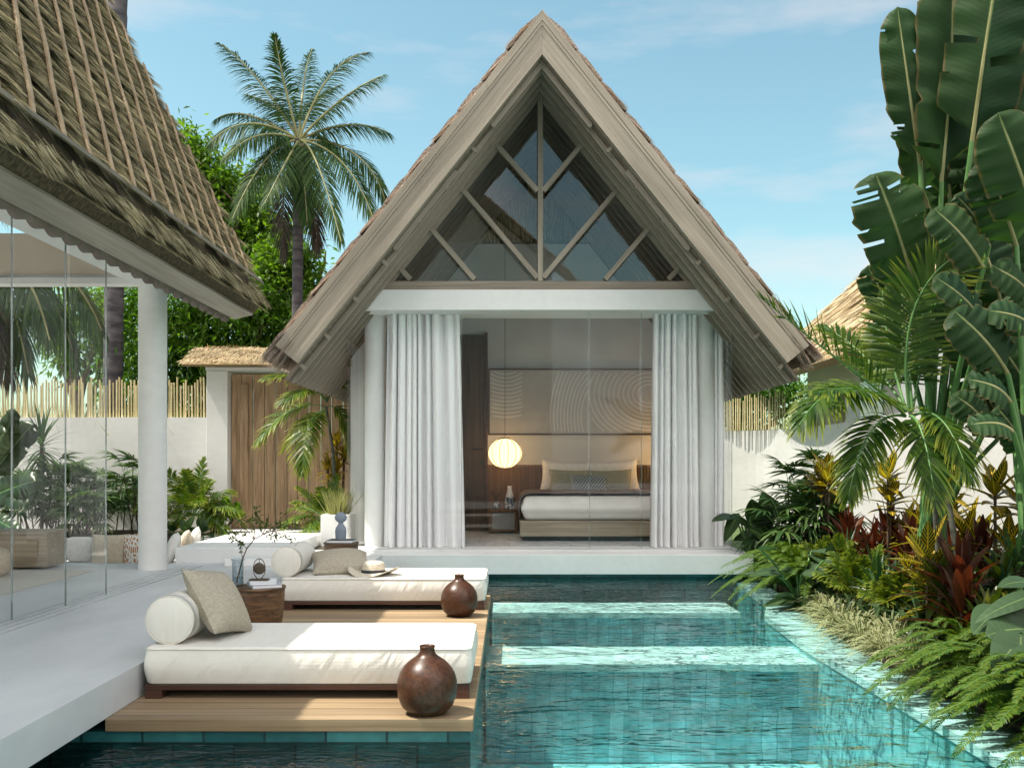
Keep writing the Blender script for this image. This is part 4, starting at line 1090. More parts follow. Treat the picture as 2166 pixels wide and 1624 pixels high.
# side tables
def side_table(x, y, z, r, h, label):
    t = thing('side_table', label, 'side table', (x, y, z), group='dark turned wood side tables')
    MB().lathe([(r*0.66,0.0),(r*0.76,h*0.12),(r*0.87,h*0.35),(r*0.94,h*0.65),(r*0.965,h*0.955)], 56).build('body', M['walnut'], t)
    MB().lathe([(r*0.965,h*0.956),(r,h*0.96),(r,h*0.995),(r*0.985,h)], 56).build('tabletop', M['walnut'], t)
    return t
side_table(-2.005, 7.72, -0.2, 0.222, 0.436, 'dark turned wood side table between the two daybeds, holding a glass vase')
side_table(-1.94, 11.2, 0.0, 0.205, 0.30, 'dark turned wood side table carrying the grey statue')
def book(x, y, z, w, d, h, rz, cover, label):
    t = thing('book', label, 'book', (x, y, z), R(rz))
    mb = MB().box(-w/2, w/2, -d/2, d/2, 0, 0.003); mb.box(-w/2, w/2, -d/2, d/2, h-0.003, h); mb.box(-w/2, -w/2+0.003, -d/2, d/2, 0.003, h-0.003)
    mb.build('cover', M[cover], t)
    MB().box(-w/2+0.0031, w/2-0.005, -d/2+0.005, d/2-0.005, 0.0031, h-0.0031).build('pages', M['paper'], t)
TT = 0.236
book(-1.95, 7.72, TT+0.001, 0.23, 0.30, 0.026, 24, 'book_grey', 'lower grey book of the pair on the table between the daybeds')
book(-1.955, 7.72, TT+0.028, 0.20, 0.26, 0.020, 12, 'paper', 'upper white book under the bronze disc on the table between the daybeds')
t = thing('disc_ornament', 'bronze disc hung in an oval ring on a small dark plate', 'ornament', (-1.985, 7.70, TT+0.049))
MB().box(-0.075, 0.075, -0.04, 0.04, 0, 0.012).build('base', M['bronze'], t, bevel=0.002)
a = np.linspace(0, 2*np.pi, 49)
MB().tube(np.stack([0.047*np.cos(a), 0*a, 0.092 + 0.08*np.sin(a)], -1), 0.0035, 8).build('ring', M['bronze'], t)
dm = MB().lathe([(0.0,-0.012),(0.03,-0.010),(0.045,-0.004),(0.047,0.0),(0.045,0.004),(0.03,0.010),(0.0,0.012)], 40).build('disc', M['bronze'], t)
dm.rotation_euler = (R(90), 0, 0); dm.location = (0, 0, 0.094)
MB().tube([(0,0,0.17),(0,0,0.14)], 0.003, 6).build('hanger', M['bronze'], t)
# glass vase with a leafy branch
t = thing('glass_vase', 'clear glass cylinder vase on the side table between the daybeds', 'vase', (-2.155, 7.70, TT+0.001))
MB().lathe([(0.0,0.0),(0.044,0.0),(0.046,0.02),(0.045,0.19),(0.047,0.205),(0.056,0.216),(0.054,0.217),(0.043,0.20),(0.041,0.022),(0.0,0.018)], 40).build('glass_body', M['vase_glass'], t)
MB().lathe([(0.0,0.019),(0.0405,0.022),(0.0405,0.075),(0.0,0.075)], 32).build('vase_water', M['vase_glass'], t)
t = thing('leafy_branch', 'thin branch of small green leaves standing in the glass vase', 'branch', (-2.155, 7.70, TT+0.02), place=True)
def bp2(px, py, dy=0.0):
    v = P(px, py, 7.70); return np.array((v.x, v.y+dy, v.z))
stem = [bp2(500,1232), bp2(507,1205), bp2(513,1182), bp2(522,1160), bp2(538,1140), bp2(556,1130), bp2(575,1122,.03)]
br = MB().tube(stem, np.linspace(0.0062, 0.004, len(stem)), 7)
rr = np.random.default_rng(4)
subs = []
for p0, p2, bow in (((538,1140),(533,1073),-8),((538,1140),(485,1090),-10),((556,1130),(598,1085),8),((575,1122),(640,1112),-10),((575,1122),(622,1150),-6),
                    ((556,1130),(545,1080),6),((522,1160),(478,1140),-8),((538,1140),(490,1128),-8),((538,1140),(512,1092),-4),((575,1122),(605,1100),5),((513,1182),(497,1140),-4),((556,1130),(590,1142),-5),((556,1130),(570,1090),4)):
    dy = rr.uniform(-0.14, 0.14)
    m_ = ((p0[0]+p2[0])/2, (p0[1]+p2[1])/2 + bow)
    c = bez(bp2(*p0), bp2(m_[0], m_[1], dy*0.5), bp2(p2[0], p2[1], dy), 12)
    br.tube(c, np.linspace(0.0032, 0.0012, 12), 5, caps=False); subs.append(c)
br.build('twigs', M['stem_brown'], t)
lf = MB()
for c in subs:
    k = 34
    i = rr.uniform(3.5, 11, k); i0 = i.astype(int).clip(0, 10); pos = c[i0] + (c[i0+1]-c[i0])*(i-i0)[:, None] + rr.normal(0, 0.012, (k,3))
    V, F, uv = blades(pos, rr.normal(0, 1, (k,3)) + np.array((0,0,0.2)), rr.normal(0, .6, (k,3)) + np.array((0,0,1.0)), rr.uniform(0.022, 0.042, k), rr.uniform(0.013, 0.021, k), 0.1, 2, prof_broad, 0.2, True)
    lf.add(V, F, uv, 0)
lf.build('leaves', M['branch_leaf'], t)
# statue and its book
book(-1.93, 11.18, 0.301, 0.30, 0.24, 0.032, -4, 'cover_dark', 'white paged book lying under the grey statue')
t = thing('abstract_statue', 'blue grey abstract statue, a disc head on a tapering body', 'statue', (-1.945, 11.2, 0.334))
MB().lathe([(0.060,0),(0.064,0.05),(0.066,0.10),(0.058,0.135),(0.036,0.165),(0.028,0.185),(0.030,0.20)], 36, sy=0.75).build('body', M['statue'], t)
h = MB(); a = np.linspace(0, np.pi, 15)
h.lathe([(max(0.0005, 0.070*math.sin(x)), -0.062*math.cos(x)) for x in a], 32, sy=0.55).build('head', M['statue'], t).location = (0, 0, 0.252)

# ------------------------------------------------------------------ sunken lounge
o = MB().box(-4.07, -2.75, 11.8, 14.2, -0.15, 0.185).build('lounge_plinth', M['plaster'], bevel=0.012); tag(o, 'broad white plinth beside the sunken lounge in front of the gate', 'plinth')
o = MB().box(-3.34, -2.45, 11.36, 11.795, 0.001, 0.09).build('lounge_step', M['plaster'], bevel=0.01); tag(o, 'low white step in front of the broad white plinth', 'step')
o = MB().box(-3.5, -2.72, 14.6, 15.0, 0.03, 0.17).build('path_step', M['plaster'], bevel=0.01); tag(o, 'white step on the path to the wooden gate', 'step')
mb = MB().box(-9.5, -4.09, 11.78, 12.75, -0.4, -0.045); mb.box(-5.0, -4.09, 12.755, 13.33, -0.4, -0.045)
o = mb.build('lounge_bench', M['plaster'], bevel=0.01); tag(o, 'white sunken bench behind the living pavilion, lined with cushions', 'bench')
def back_cushion(x0, x1, y, label):
    mb = MB(); rbox(mb, x0, x1, y, y+0.17, -0.04, 0.275, 0.05, 0.02, 0, 6)
    tag(mb.build('back_cushion', M['linen_white']), label, 'cushion', 'white back cushions on the sunken bench')
back_cushion(-6.05, -5.62, 12.25, 'white back cushion on the sunken bench right of the wooden sideboard')
back_cushion(-5.61, -5.30, 12.25, 'white back cushion on the sunken bench, half behind a beige cushion')
back_cushion(-5.29, -4.6, 12.27, 'white back cushion on the sunken bench behind the patterned cushion')
cushion('cushion', (-4.96, 12.05, 0.135), 0.46, 0.40, 0.19, (-14, 0, 4), 'linen_pale', 'beige cushion on the sunken bench, left of the patterned one')
# patterned cushion
m, nt, b, out = base_mat('orange_brush_pattern')
vz = N(nt, 'ShaderNodeTexVoronoi', feature='DISTANCE_TO_EDGE'); vz.inputs['Scale'].default_value = 1.0
nt.links.new(coords(nt, (26, 26, 13)), vz.inputs['Vector'])
cc = ramp(nt, vz.outputs['Distance'], [(0.10, (0.74,0.72,0.68)), (0.17, (0.42,0.17,0.045))])
nt.links.new(cc.outputs[0], b.inputs['Base Color']); b.inputs['Roughness'].default_value = 0.9
M['orange'] = m
cushion('cushion', (-4.60, 11.98, 0.15), 0.40, 0.42, 0.17, (-12, -12, -22), 'orange', 'cushion with an orange and white brush pattern beside the white column')
for i, (y, mt, lb) in enumerate(((12.3,'linen_white','white cushion right of the white column, nearest of three in a row'),(12.72,'linen_pale','beige cushion right of the white column, middle of three in a row'),(13.1,'linen_white','white cushion right of the white column, farthest of three in a row'))):
    cushion('cushion', (-4.27, y, 0.13), 0.42, 0.42, 0.16, (-18, 6*(i-1), -72), mt, lb, seed=i)
# sideboard, pouf, rug
t = thing('sideboard', 'low pale wood sideboard at the far end of the living pavilion', 'sideboard', (-6.3, 11.2, 0), place=True)
MB().box(-7.6, -5.26, 11.02, 11.5, 0.03, 0.40).build('carcass', M['grey_oak'], t, bevel=0.004)
MB().box(-7.64, -5.24, 11.0, 11.52, 0.401, 0.435).build('tabletop', M['grey_oak'], t, bevel=0.004)
MB().box(-5.95, -5.36, 11.005, 11.019, 0.07, 0.37).build('door_panel', M['grey_oak'], t, bevel=0.003)
MB().box(-6.6, -5.99, 11.005, 11.019, 0.07, 0.37).build('door_panel', M['grey_oak'], t, bevel=0.003)
o = MB().lathe([(0.26,0),(0.33,0.03),(0.36,0.11),(0.36,0.19),(0.32,0.27),(0.24,0.305),(0.0,0.31)], 44).build('pouf', M['linen_pale']); o.location = (-5.68, 10.3, 0.012)
tag(o, 'round beige pouf in front of the pale wood sideboard', 'pouf')
o = MB().box(-8.6, -4.66, 6.0, 10.9, 0.001, 0.011).build('rug', M['rug']); tag(o, 'pale woven rug on the floor of the living pavilion', 'rug')

# ------------------------------------------------------------------ bedroom
def curtain(x0t, x1t, x0b, x1b, y, z0, z1, nf, amp, label, seed):
    r = np.random.default_rng(seed); nx, nz = nf*14, 26
    u = np.linspace(0, 1, nx); ph = r.uniform(-.5, .5, nf+1)
    wd = np.cumsum(r.uniform(0.25, 2.1, nf*2)); af = np.interp(u, np.linspace(0, 1, nf+1), r.uniform(0.30, 1.35, nf+1)); warp = np.interp(u, np.concatenate([[0], wd/wd[-1]]), np.linspace(0, 1, nf*2+1))
    V = np.zeros((nz, nx, 3))
    for k, q in enumerate(np.linspace(0, 1, nz)):
        x = (x0b + (x1b-x0b)*u)*(1-q) + (x0t + (x1t-x0t)*u)*q
        a_ = amp*(0.85 + 0.25*(1-q))
        s = np.sin(2*np.pi*nf*warp)
        yy = a_*af*np.sign(s)*np.abs(s)**0.75 + amp*0.35*np.sin(2*np.pi*nf*2.0*warp*(1) + 1.5*q + 1)*(1-q)*0.6
        xx = x + 0.35*(x1t-x0t)/nf*0.30*np.cos(2*np.pi*nf*warp)
        hem = 0.018*np.exp(-((q)/0.03)**2)*np.sin(2*np.pi*nf*warp + 1)
        V[k] = np.stack([xx, y + yy, np.full(nx, z0 + (z1-z0)*q) + hem*0], -1)
    V[0,:,1] -= 0.03*np.abs(np.sin(2*np.pi*nf*warp)); 
    o = MB().grid(V).build('curtain', M['curtain'])
    tag(o, label, 'curtain', 'white curtains of the bedroom')
curtain(-1.74, -0.715, -1.79, -0.635, 13.76, 0.024, 3.318, 9, 0.085, 'wide white curtain gathered beside the left column of the bedroom', 1)
curtain(2.035, 2.66, 1.995, 2.69, 13.76, 0.024, 3.318, 7, 0.08, 'white curtain gathered left of the right bedroom column', 2)
curtain(2.92, 3.075, 2.90, 3.08, 13.95, 0.024, 3.318, 2, 0.04, 'narrow white curtain strip right of the right bedroom column', 3)
t = thing('wall_art', 'long framed relief with white concentric arcs above the bed', 'wall art', (1.2, 16.95, 2.3), place=True)
AX0, AX1, AZ0, AZ1 = -0.365, 2.92, 1.70, 2.86
MB().box(AX0+0.02, AX1-0.02, 16.955, 16.99, AZ0+0.02, AZ1-0.02).build('canvas', M['canvas'], t)
fm = MB()
for a_ in ((AX0,AX1,AZ1-0.025,AZ1),(AX0,AX1,AZ0,AZ0+0.025),(AX0,AX0+0.025,AZ0+0.025,AZ1-0.025),(AX1-0.025,AX1,AZ0+0.025,AZ1-0.025)):
    fm.box(a_[0], a_[1], 16.935, 16.992, a_[2], a_[3])
fm.build('frame', M['dark_wood'], t)
al = MB()
def arc(cx, cz, rx, rz, a0, a1, xlim, w=0.022):
    a = np.radians(np.linspace(a0, a1, 60)); pts = np.stack([cx + rx*np.cos(a), cz + rz*np.sin(a)], -1)
    ok = (pts[:,0] > xlim[0]) & (pts[:,0] < xlim[1]) & (pts[:,1] > AZ0+0.04) & (pts[:,1] < AZ1-0.04)
    n_ = nrm(np.stack([np.cos(a), np.sin(a)], -1))
    for i in range(59):
        if ok[i] and ok[i+1]:
            p, q = pts[i], pts[i+1]; dp, dq = n_[i]*w/2, n_[i+1]*w/2
            al.poly([(p[0]-dp[0],16.952,p[1]-dp[1]),(q[0]-dq[0],16.952,q[1]-dq[1]),(q[0]+dq[0],16.952,q[1]+dq[1]),(p[0]+dp[0],16.952,p[1]+dp[1])], [(0,1,2,3)])
for k in range(13): arc(-0.06, 3.35, 0.42+0.062*k, 0.52+0.068*k, 180, 360, (AX0+0.03, 0.245))
for k in range(10): arc(1.62, 2.02, 0.36+0.060*k, 0.62+0.085*k, 95, 262, (0.4, 1.39))
for k in range(12): arc(2.45, 2.42, 0.20+0.085*k, 0.16+0.068*k, 0, 360, (1.40, AX1-0.04))
al.build('arc_lines', M['art_line'], t)
t = thing('bed', 'double bed with an ivory cover and a mauve blanket in the bedroom', 'bed', (1.33, 15.7, 0.02), place=True)
MB().box(0.22, 2.46, 14.78, 16.85, 0.025, 0.10).build('plinth', M['black'], t)
MB().box(0.165, 2.52, 14.70, 16.90, 0.101, 0.335).build('base', M['grey_oak'], t, bevel=0.006)
mb = MB(); rbox(mb, 0.21, 2.48, 14.72, 16.85, 0.336, 0.70, 0.10, 0.03, 0, 8); mb.build('mattress', M['bedding'], t)
bl = []
for yy in np.linspace(15.05, 16.75, 12):
    row = []
    for x_, z_ in [(0.178,0.36),(0.172,0.5),(0.182,0.62),(0.215,0.69),(0.28,0.725),(0.36,0.738)] + [(x, 0.742+0.006*math.sin(x*7+yy*5)) for x in np.linspace(0.5,2.2,12)] + [(2.34,0.738),(2.43,0.71),(2.50,0.63),(2.52,0.5),(2.515,0.36)]:
        row.append((x_ + 0.008*math.sin(yy*9), yy, z_))
    bl.append(row)
b_ = MB().grid(np.array(bl)[:, ::-1]).build('blanket', M['blanket'], t)
so = b_.modifiers.new('thick', 'SOLIDIFY'); so.thickness = 0.022; so.offset = 1
cushion('pillow', (0.97, 16.66, 0.975), 0.86, 0.56, 0.20, (-14, 4, 0), 'linen_white', 'white pillow at the back of the bed, left side', 'pillow', seed=1)
cushion('pillow', (1.80, 16.66, 0.975), 0.86, 0.56, 0.20, (-14, -4, 0), 'linen_white', 'white pillow at the back of the bed, right side', 'pillow', seed=2)
cushion('pillow', (1.02, 16.44, 0.90), 0.70, 0.42, 0.18, (-20, 2, 3), 'sage', 'sage green pillow leaning on the white one, left side of the bed', 'pillow', seed=3)
cushion('pillow', (1.74, 16.44, 0.90), 0.70, 0.42, 0.18, (-20, -2, -3), 'sage', 'sage green pillow leaning on the white one, right side of the bed', 'pillow', seed=4)
m, nt, b, out = base_mat('blue_lattice')
ck = N(nt, 'ShaderNodeTexVoronoi', feature='F1', distance='MANHATTAN'); ck.inputs['Scale'].default_value = 1; ck.inputs['Randomness'].default_value = 0.0
nt.links.new(coords(nt, (24, 1, 30), (0, R(35), 0)), ck.inputs['Vector'])
cc = ramp(nt, ck.outputs['Distance'], [(0.26, (0.62,0.62,0.60)), (0.34, (0.10,0.13,0.16)), (0.42, (0.6,0.6,0.58)), (0.5, (0.12,0.15,0.18))])
nt.links.new(cc.outputs[0], b.inputs['Base Color']); b.inputs['Roughness'].default_value = 0.9
M['lattice'] = m
cushion('pillow', (1.33, 16.25, 0.86), 0.64, 0.34, 0.17, (-22, 0, 0), 'lattice', 'small blue and white lattice pillow at the front of the bed', 'pillow', seed=5)
t = thing('nightstand', 'wooden nightstand with a woven drawer front left of the bed', 'nightstand', (-0.08, 16.6, 0.02), place=True)
nsb = MB().box(-0.335, 0.145, 16.32, 16.93, 0.385, 0.425); nsb.box(-0.335, -0.29, 16.32, 16.93, 0.025, 0.385); nsb.box(0.10, 0.145, 16.32, 16.93, 0.025, 0.385); nsb.box(-0.29, 0.10, 16.34, 16.93, 0.05, 0.085)
nsb.build('frame', M['slat_wood'], t, bevel=0.003)
m, nt, b, out = base_mat('woven_cane')
w1 = N(nt, 'ShaderNodeTexChecker'); w1.inputs['Scale'].default_value = 1; w1.inputs[1].default_value = (0.55,0.54,0.5,1); w1.inputs[2].default_value = (0.12,0.12,0.11,1)
nt.links.new(coords(nt, (62, 1, 62)), w1.inputs['Vector']); nt.links.new(w1.outputs[0], b.inputs['Base Color'])
M['cane_weave'] = m
MB().box(-0.285, 0.095, 16.36, 16.9, 0.09, 0.38).build('drawer', M['cane_weave'], t)
t = thing('tall_vase', 'tall vase, white above and dark marbled below, on the nightstand', 'vase', (0.01, 16.5, 0.426))
m, nt, b, out = base_mat('marbled_glaze')
sp = N(nt, 'ShaderNodeSeparateXYZ'); t_ = N(nt, 'ShaderNodeTexCoord'); nt.links.new(t_.outputs['Object'], sp.inputs[0])
nn_ = N(nt, 'ShaderNodeTexNoise'); nn_.inputs['Scale'].default_value = 22; nt.links.new(t_.outputs['Object'], nn_.inputs['Vector'])
r1 = ramp(nt, nn_.outputs[0], [(0.42, (0.03,0.04,0.06)), (0.6, (0.5,0.48,0.46))])
st_ = N(nt, 'ShaderNodeMath', operation='GREATER_THAN'); st_.inputs[1].default_value = 0.205; nt.links.new(sp.outputs[2], st_.inputs[0])
mx = N(nt, 'ShaderNodeMix', data_type='RGBA'); mx.inputs[7].default_value = (0.72,0.7,0.68,1); nt.links.new(st_.outputs[0], mx.inputs[0]); nt.links.new(r1.outputs[0], mx.inputs[6])
nt.links.new(mx.outputs[2], b.inputs['Base Color']); b.inputs['Roughness'].default_value = 0.25
M['marble'] = m
MB().lathe([(0.085,0),(0.092,0.03),(0.086,0.12),(0.07,0.22),(0.047,0.30),(0.037,0.35),(0.042,0.395),(0.036,0.395),(0.03,0.35)], 36).build('body', M['marble'], t)
t = thing('bulb_vase', 'small round dark vase of thin twigs on the nightstand', 'vase', (-0.22, 16.5, 0.426))
MB().lathe([(0.035,0),(0.06,0.02),(0.068,0.06),(0.055,0.105),(0.03,0.13),(0.024,0.14),(0.018,0.138)], 30).build('body', M['marble'], t)
tw = MB()
for k in range(9):
    an = k*2.4; ex = 0.11*math.cos(an); ey = 0.05*math.sin(an)
    tw.tube([(0,0,0.13),(ex*0.4,ey*0.4,0.24),(ex,ey,0.30+0.02*(k % 3))], 0.0025, 4)
    rr = np.random.default_rng(k); V, F, uv = blades(np.array([(ex*q, ey*q, 0.15+0.17*q) for q in np.linspace(.4,1,6)]), rr.normal(0,1,(6,3)), rr.normal(0,1,(6,3)), 0.022, 0.012, 0, 2, prof_broad); tw.add(V, F, uv, 0)
tw.build('twigs', M['stem_brown'], t)
# paper lanterns
def lantern(x, y, z, label):
    t = thing('paper_lantern', label, 'lantern', (x, y, z))
    a = np.linspace(0.20, np.pi-0.20, 22)
    MB().lathe([(0.285*math.sin(q), -0.25*math.cos(q)) for q in a], 48).build('shade', M['lantern'], t)
    rb = MB()
    for k in range(12):
        an = k*math.pi/6 + 0.2
        rb.tube([(0.2875*math.sin(q)*math.cos(an), 0.2875*math.sin(q)*math.sin(an), -0.2525*math.cos(q)) for q in a], 0.0055, 5, caps=False)
    rb.build('ribs', M['black'], t)
    MB().lathe([(0.0,0.245),(0.075,0.245),(0.075,0.262),(0.0,0.262)], 28).build('cap', M['black'], t)
    MB().lathe([(0.0,-0.262),(0.075,-0.262),(0.075,-0.245),(0.0,-0.245)], 28).build('cap', M['black'], t)
    MB().tube([(0,0,0.26),(0,0,4.3)], 0.004, 6).build('cord', M['black'], t)
    lg = bpy.data.lights.new('lantern_bulb', 'POINT'); lg.energy = 6.5; lg.color = (1.0, 0.60, 0.28); lg.shadow_soft_size = 0.06
    lo = bpy.data.objects.new('lantern_bulb', lg); C.objects.link(lo); lo.parent = t
m, nt, b, out = base_mat('lantern_paper'); nt.nodes.remove(b)
em = N(nt, 'ShaderNodeEmission'); em.inputs[0].default_value = (1.0, 0.72, 0.34, 1); em.inputs[1].default_value = 0.42
tl = N(nt, 'ShaderNodeBsdfTranslucent'); tl.inputs[0].default_value = (0.85, 0.78, 0.62, 1)
tp = N(nt, 'ShaderNodeBsdfTransparent'); tp.inputs[0].default_value = (1.0, 0.93, 0.8, 1)
ma = N(nt, 'ShaderNodeMixShader'); ma.inputs[0].default_value = 0.32; nt.links.new(tl.outputs[0], ma.inputs[1]); nt.links.new(tp.outputs[0], ma.inputs[2])
ads = N(nt, 'ShaderNodeAddShader'); nt.links.new(em.outputs[0], ads.inputs[0]); nt.links.new(ma.outputs[0], ads.inputs[1]); nt.links.new(ads.outputs[0], out.inputs[0])
M['lantern'] = m
lantern(-0.07, 16.35, 1.376, 'glowing round paper lantern hanging over the nightstand')
lantern(2.72, 16.35, 1.376, 'glowing paper lantern half hidden behind the right bedroom curtain')
# planter
t = thing('planter', 'white square planter of reedy grass left of the bedroom pavilion', 'planter', (-2.48, 14.1, 0), place=True)
MB().box(-2.70, -2.28, 13.88, 14.36, 0.0, 0.47).build('box', M['plaster'], t, bevel=0.006)
gr = MB(); r_ = np.random.default_rng(31); k = 260
an = r_.uniform(0, 6.28, k); q = r_.uniform(0, 0.17, k)
V, F, uv = blades(np.stack([-2.49 + q*np.cos(an), 14.1 + q*np.sin(an), np.full(k, 0.46)], -1), np.stack([np.cos(an)*.3, np.sin(an)*.3, np.ones(k)], -1) + r_.normal(0, .12, (k,3)), r_.normal(0, 1, (k,3)), r_.uniform(0.2, 0.5, k), 0.014, 0.12, 3, prof_grass)
gr.add(V, F, uv, 0); gr.build('grass', M['dry_grass'], t)

# ------------------------------------------------------------------ neighbouring villas
def villa(name, label, loc, rz, w, d, wall_h, pitch, over, strawname='straw_gold', straw_on=True, seed=50, vis=(0.0, 1.0)):
    """gabled thatched house, ridge along local y, centred in x"""
    t = thing(name, label, 'house', loc, rz)
    MB().box(-w/2, w/2, -d/2, d/2, 0, wall_h).build('wall', M['wall'], t)
    ta = math.tan(pitch); cp, sp = math.cos(pitch), math.sin(pitch)
    hw = w/2 + over; ze = wall_h + 0.35 - over*ta; zr = ze + hw*ta
    rf = MB()
    rf.prism([(-hw,ze),(0,zr),(hw,ze),(hw-0.12,ze-0.10),(0,zr-0.42),(-hw+0.12,ze-0.10)], 'y', -d/2-over, d/2+over, 1)
    Lr = hw/cp
    if straw_on:
        for sg in (-1, 1):
            U = np.array((-sg*cp, 0, sp)); Nn = np.array((sg*sp, 0, cp))
            straw_field(rf, (sg*hw, -d/2-over, ze), (0,1,0), U, Nn, d+2*over, Lr-0.72, 0.42, 55, 0.75, 0.028, 0.13, 0.10, seed+sg, 0, -0.05, 0.9, 0.03)
    rf.build('roof', [M[strawname], M['straw_gold_lo']], t)
    gb = MB()
    gb.prism([(-w/2+0.01,wall_h),(w/2-0.01,wall_h),(0, zr-0.46)], 'y', -d/2+0.02, d/2-0.02)
    gb.build('gable', M['beige'], t)
    for sg in (-1, 1):
        for ye in (-d/2-over-0.06, d/2+over):
            b0 = (sg*(hw-0.02), ye+0.03, ze-0.10); b1 = (0, ye+0.03, zr-0.10)
            MB().bar(b0, b1, 0.06, 0.26, (0,1,0)).build('bargeboard', M['plaster'] if not straw_on else M['gable_h'], t)
    return t
v = villa('neighbour_villa', 'white villa with a golden thatched roof behind the curved garden wall', (10.2, 20.6, -0.42), 0, 6.0, 5.6, 4.34, R(43.5), 1.15)
MB().box(-3.03, -3.001, -2.0, -0.8, 1.2, 3.4).build('window', M['glass_dark'], v)
MB().box(-3.06, -3.002, 0.2, 2.4, 1.2, 3.2).build('shutter', M['grey_oak'], v)
villa('opposite_villa', 'tall thatched villa facing the bedroom pavilion from behind, seen only mirrored in its glass', (-3.0, -13.0, -0.42), R(14), 8.5, 6.0, 10.0, R(42), 1.5, 'straw_gold', True, 80)
# ------------------------------------------------------------------ palms and trees beyond the walls
def ringed_trunk(name, parent, pts, r0, r1, rings, mat='trunk', n=16):
    pts = np.array(pts, float); k = rings*4
    tt = np.linspace(0, 1, k); c = np.stack([np.interp(tt, np.linspace(0, 1, len(pts)), pts[:, i]) for i in range(3)], -1)
    rad = r0 + (r1-r0)*tt; saw = 1 + 0.055*((np.arange(k) % 4)/3.0 - 0.4)
    mb = MB().tube(c, rad*saw, n)
    return mb.build(name, M[mat], parent)

def coconut_palm(label, base, crown, fr, r0, r1, Ll, wl, seed, nl=70, droop=0.5, rings=60, group='tall palms beyond the garden wall', pscale=1.0):
    t = thing('coconut_palm', label, 'palm', base, place=True)
    ringed_trunk('trunk', t, [base, (base[0]*0.6+crown[0]*0.4, base[1], base[2]*0.5+crown[2]*0.5), (crown[0], crown[1], crown[2]-0.15)], r0, r1, rings)
    r = np.random.default_rng(seed)
    for i, (c1, c2, dead) in enumerate(fr):
        p0 = Vector(crown) + Vector((0, 0, -0.15 if not dead else -0.5))
        mb = MB()
        frond(mb, p0, c1, c2, nl=nl, Ll=Ll, wl=wl, up=(0.05, -0.55, 0.8) , a0=68, a1=14, droop=droop, lift=0.0 if not dead else -0.2, start=0.14, rr=0.045*pscale, seed=seed*50+i, ns=3, endl=0.45)
        mb.build('frond', [M['dead' if dead else 'coco'], M['coco_rib' if not dead else 'stem_brown']], t)
    nut = MB()
    for k in range(7):
        a = k*0.9; c_ = Vector(crown) + Vector((0.24*math.cos(a), 0.24*math.sin(a)-0.1, -0.42-0.06*(k % 3)))
        q = np.linspace(0.02, np.pi-0.02, 9); nut.lathe([(0.15*pscale*math.sin(x), -0.18*pscale*math.cos(x)) for x in q], 12, c=c_)
    nut.build('coconuts', M['stem_brown'], t)
    return t
D = 18.5
def F2(c, tip, dy, dead=False): 
    return (P(*c, D+dy*0.33), P(*tip, D+dy*0.66), dead)
fr = [F2((540,140),(463,92),0.5), F2((592,150),(582,78),-0.8), F2((690,120),(778,112),0.6), F2((730,190),(810,160),-0.6), F2((520,225),(447,300),-1.0),
      F2((510,215),(458,252),1.2), F2((745,240),(822,282),0.3), F2((775,290),(815,425),-0.3), F2((740,310),(792,470),-1.4), F2((665,290),(722,512),-2.2),
      F2((560,300),(492,462),-1.6), F2((575,270),(540,390),1.6), F2((640,150),(660,105),1.8), F2((700,250),(745,400),2.0), F2((590,340),(600,540),0.4,True), F2((660,370),(672,530),0.6,True), F2((600,220),(520,200),2.2), F2((650,210),(720,180),2.4)]
fr += [F2((545,260),(480,330),-1.8), F2((610,330),(560,430),-2.4), F2((640,320),(650,470),-1.2)]
c_ = P(632, 280, D)
coconut_palm('lone coconut palm standing against the sky between the two thatched roofs', (P(626,900,D).x, D, -0.4), tuple(c_), fr, 0.115, 0.095, 0.50, 0.024, 3, droop=0.5, nl=92, pscale=0.65)
# palm behind the left roof: trunk in view, crown above the frame
D2 = 18.3
b2 = P(236, 900, D2); c2 = P(256, -460, D2)
fr2 = []
for k in range(12):
    a = k*0.55 + 0.2; el = [0.6, 0.1, -0.5][k % 3]
    d_ = Vector((math.cos(a), math.sin(a), 0))
    cc2 = Vector(c2)
    fr2.append((cc2 + d_*1.3 + Vector((0,0,0.9+el)), cc2 + d_*2.7 + Vector((0,0,-0.4+el*2.2)), False))
coconut_palm('palm whose dark ringed trunk rises behind the living pavilion roof', (b2.x, D2, -0.4), tuple(c2), fr2, 0.18, 0.165, 0.58, 0.042, 5, rings=40)
# palm at the left edge with fronds hanging into the view
D3 = 15.0
c3 = P(-70, 470, D3)
fr3 = []
for tip, ctl, dy, dd in (((60,790),(10,520),0.3,False),((105,720),(60,520),-0.4,False),((20,800),(-20,560),0.5,True),((-20,780),(-50,560),-0.5,True),((215,700),(140,505),0.9,False),((160,760),(80,500),1.2,False),((0,330),(-30,380),0,False),((-160,760),(-130,480),0.4,False),((60,400),(0,400),-0.6,False),((-220,500),(-160,380),0.3,False),((-200,620),(-150,440),-0.5,False)):
    fr3.append((P(*ctl, D3+dy*0.5), P(*tip, D3+dy), dd))
coconut_palm('palm at the left edge whose fronds hang behind the glass panes', (P(-90,900,D3).x, D3, -0.4), tuple(c3), fr3, 0.17, 0.15, 0.60, 0.035, 7, rings=30, droop=0.75)

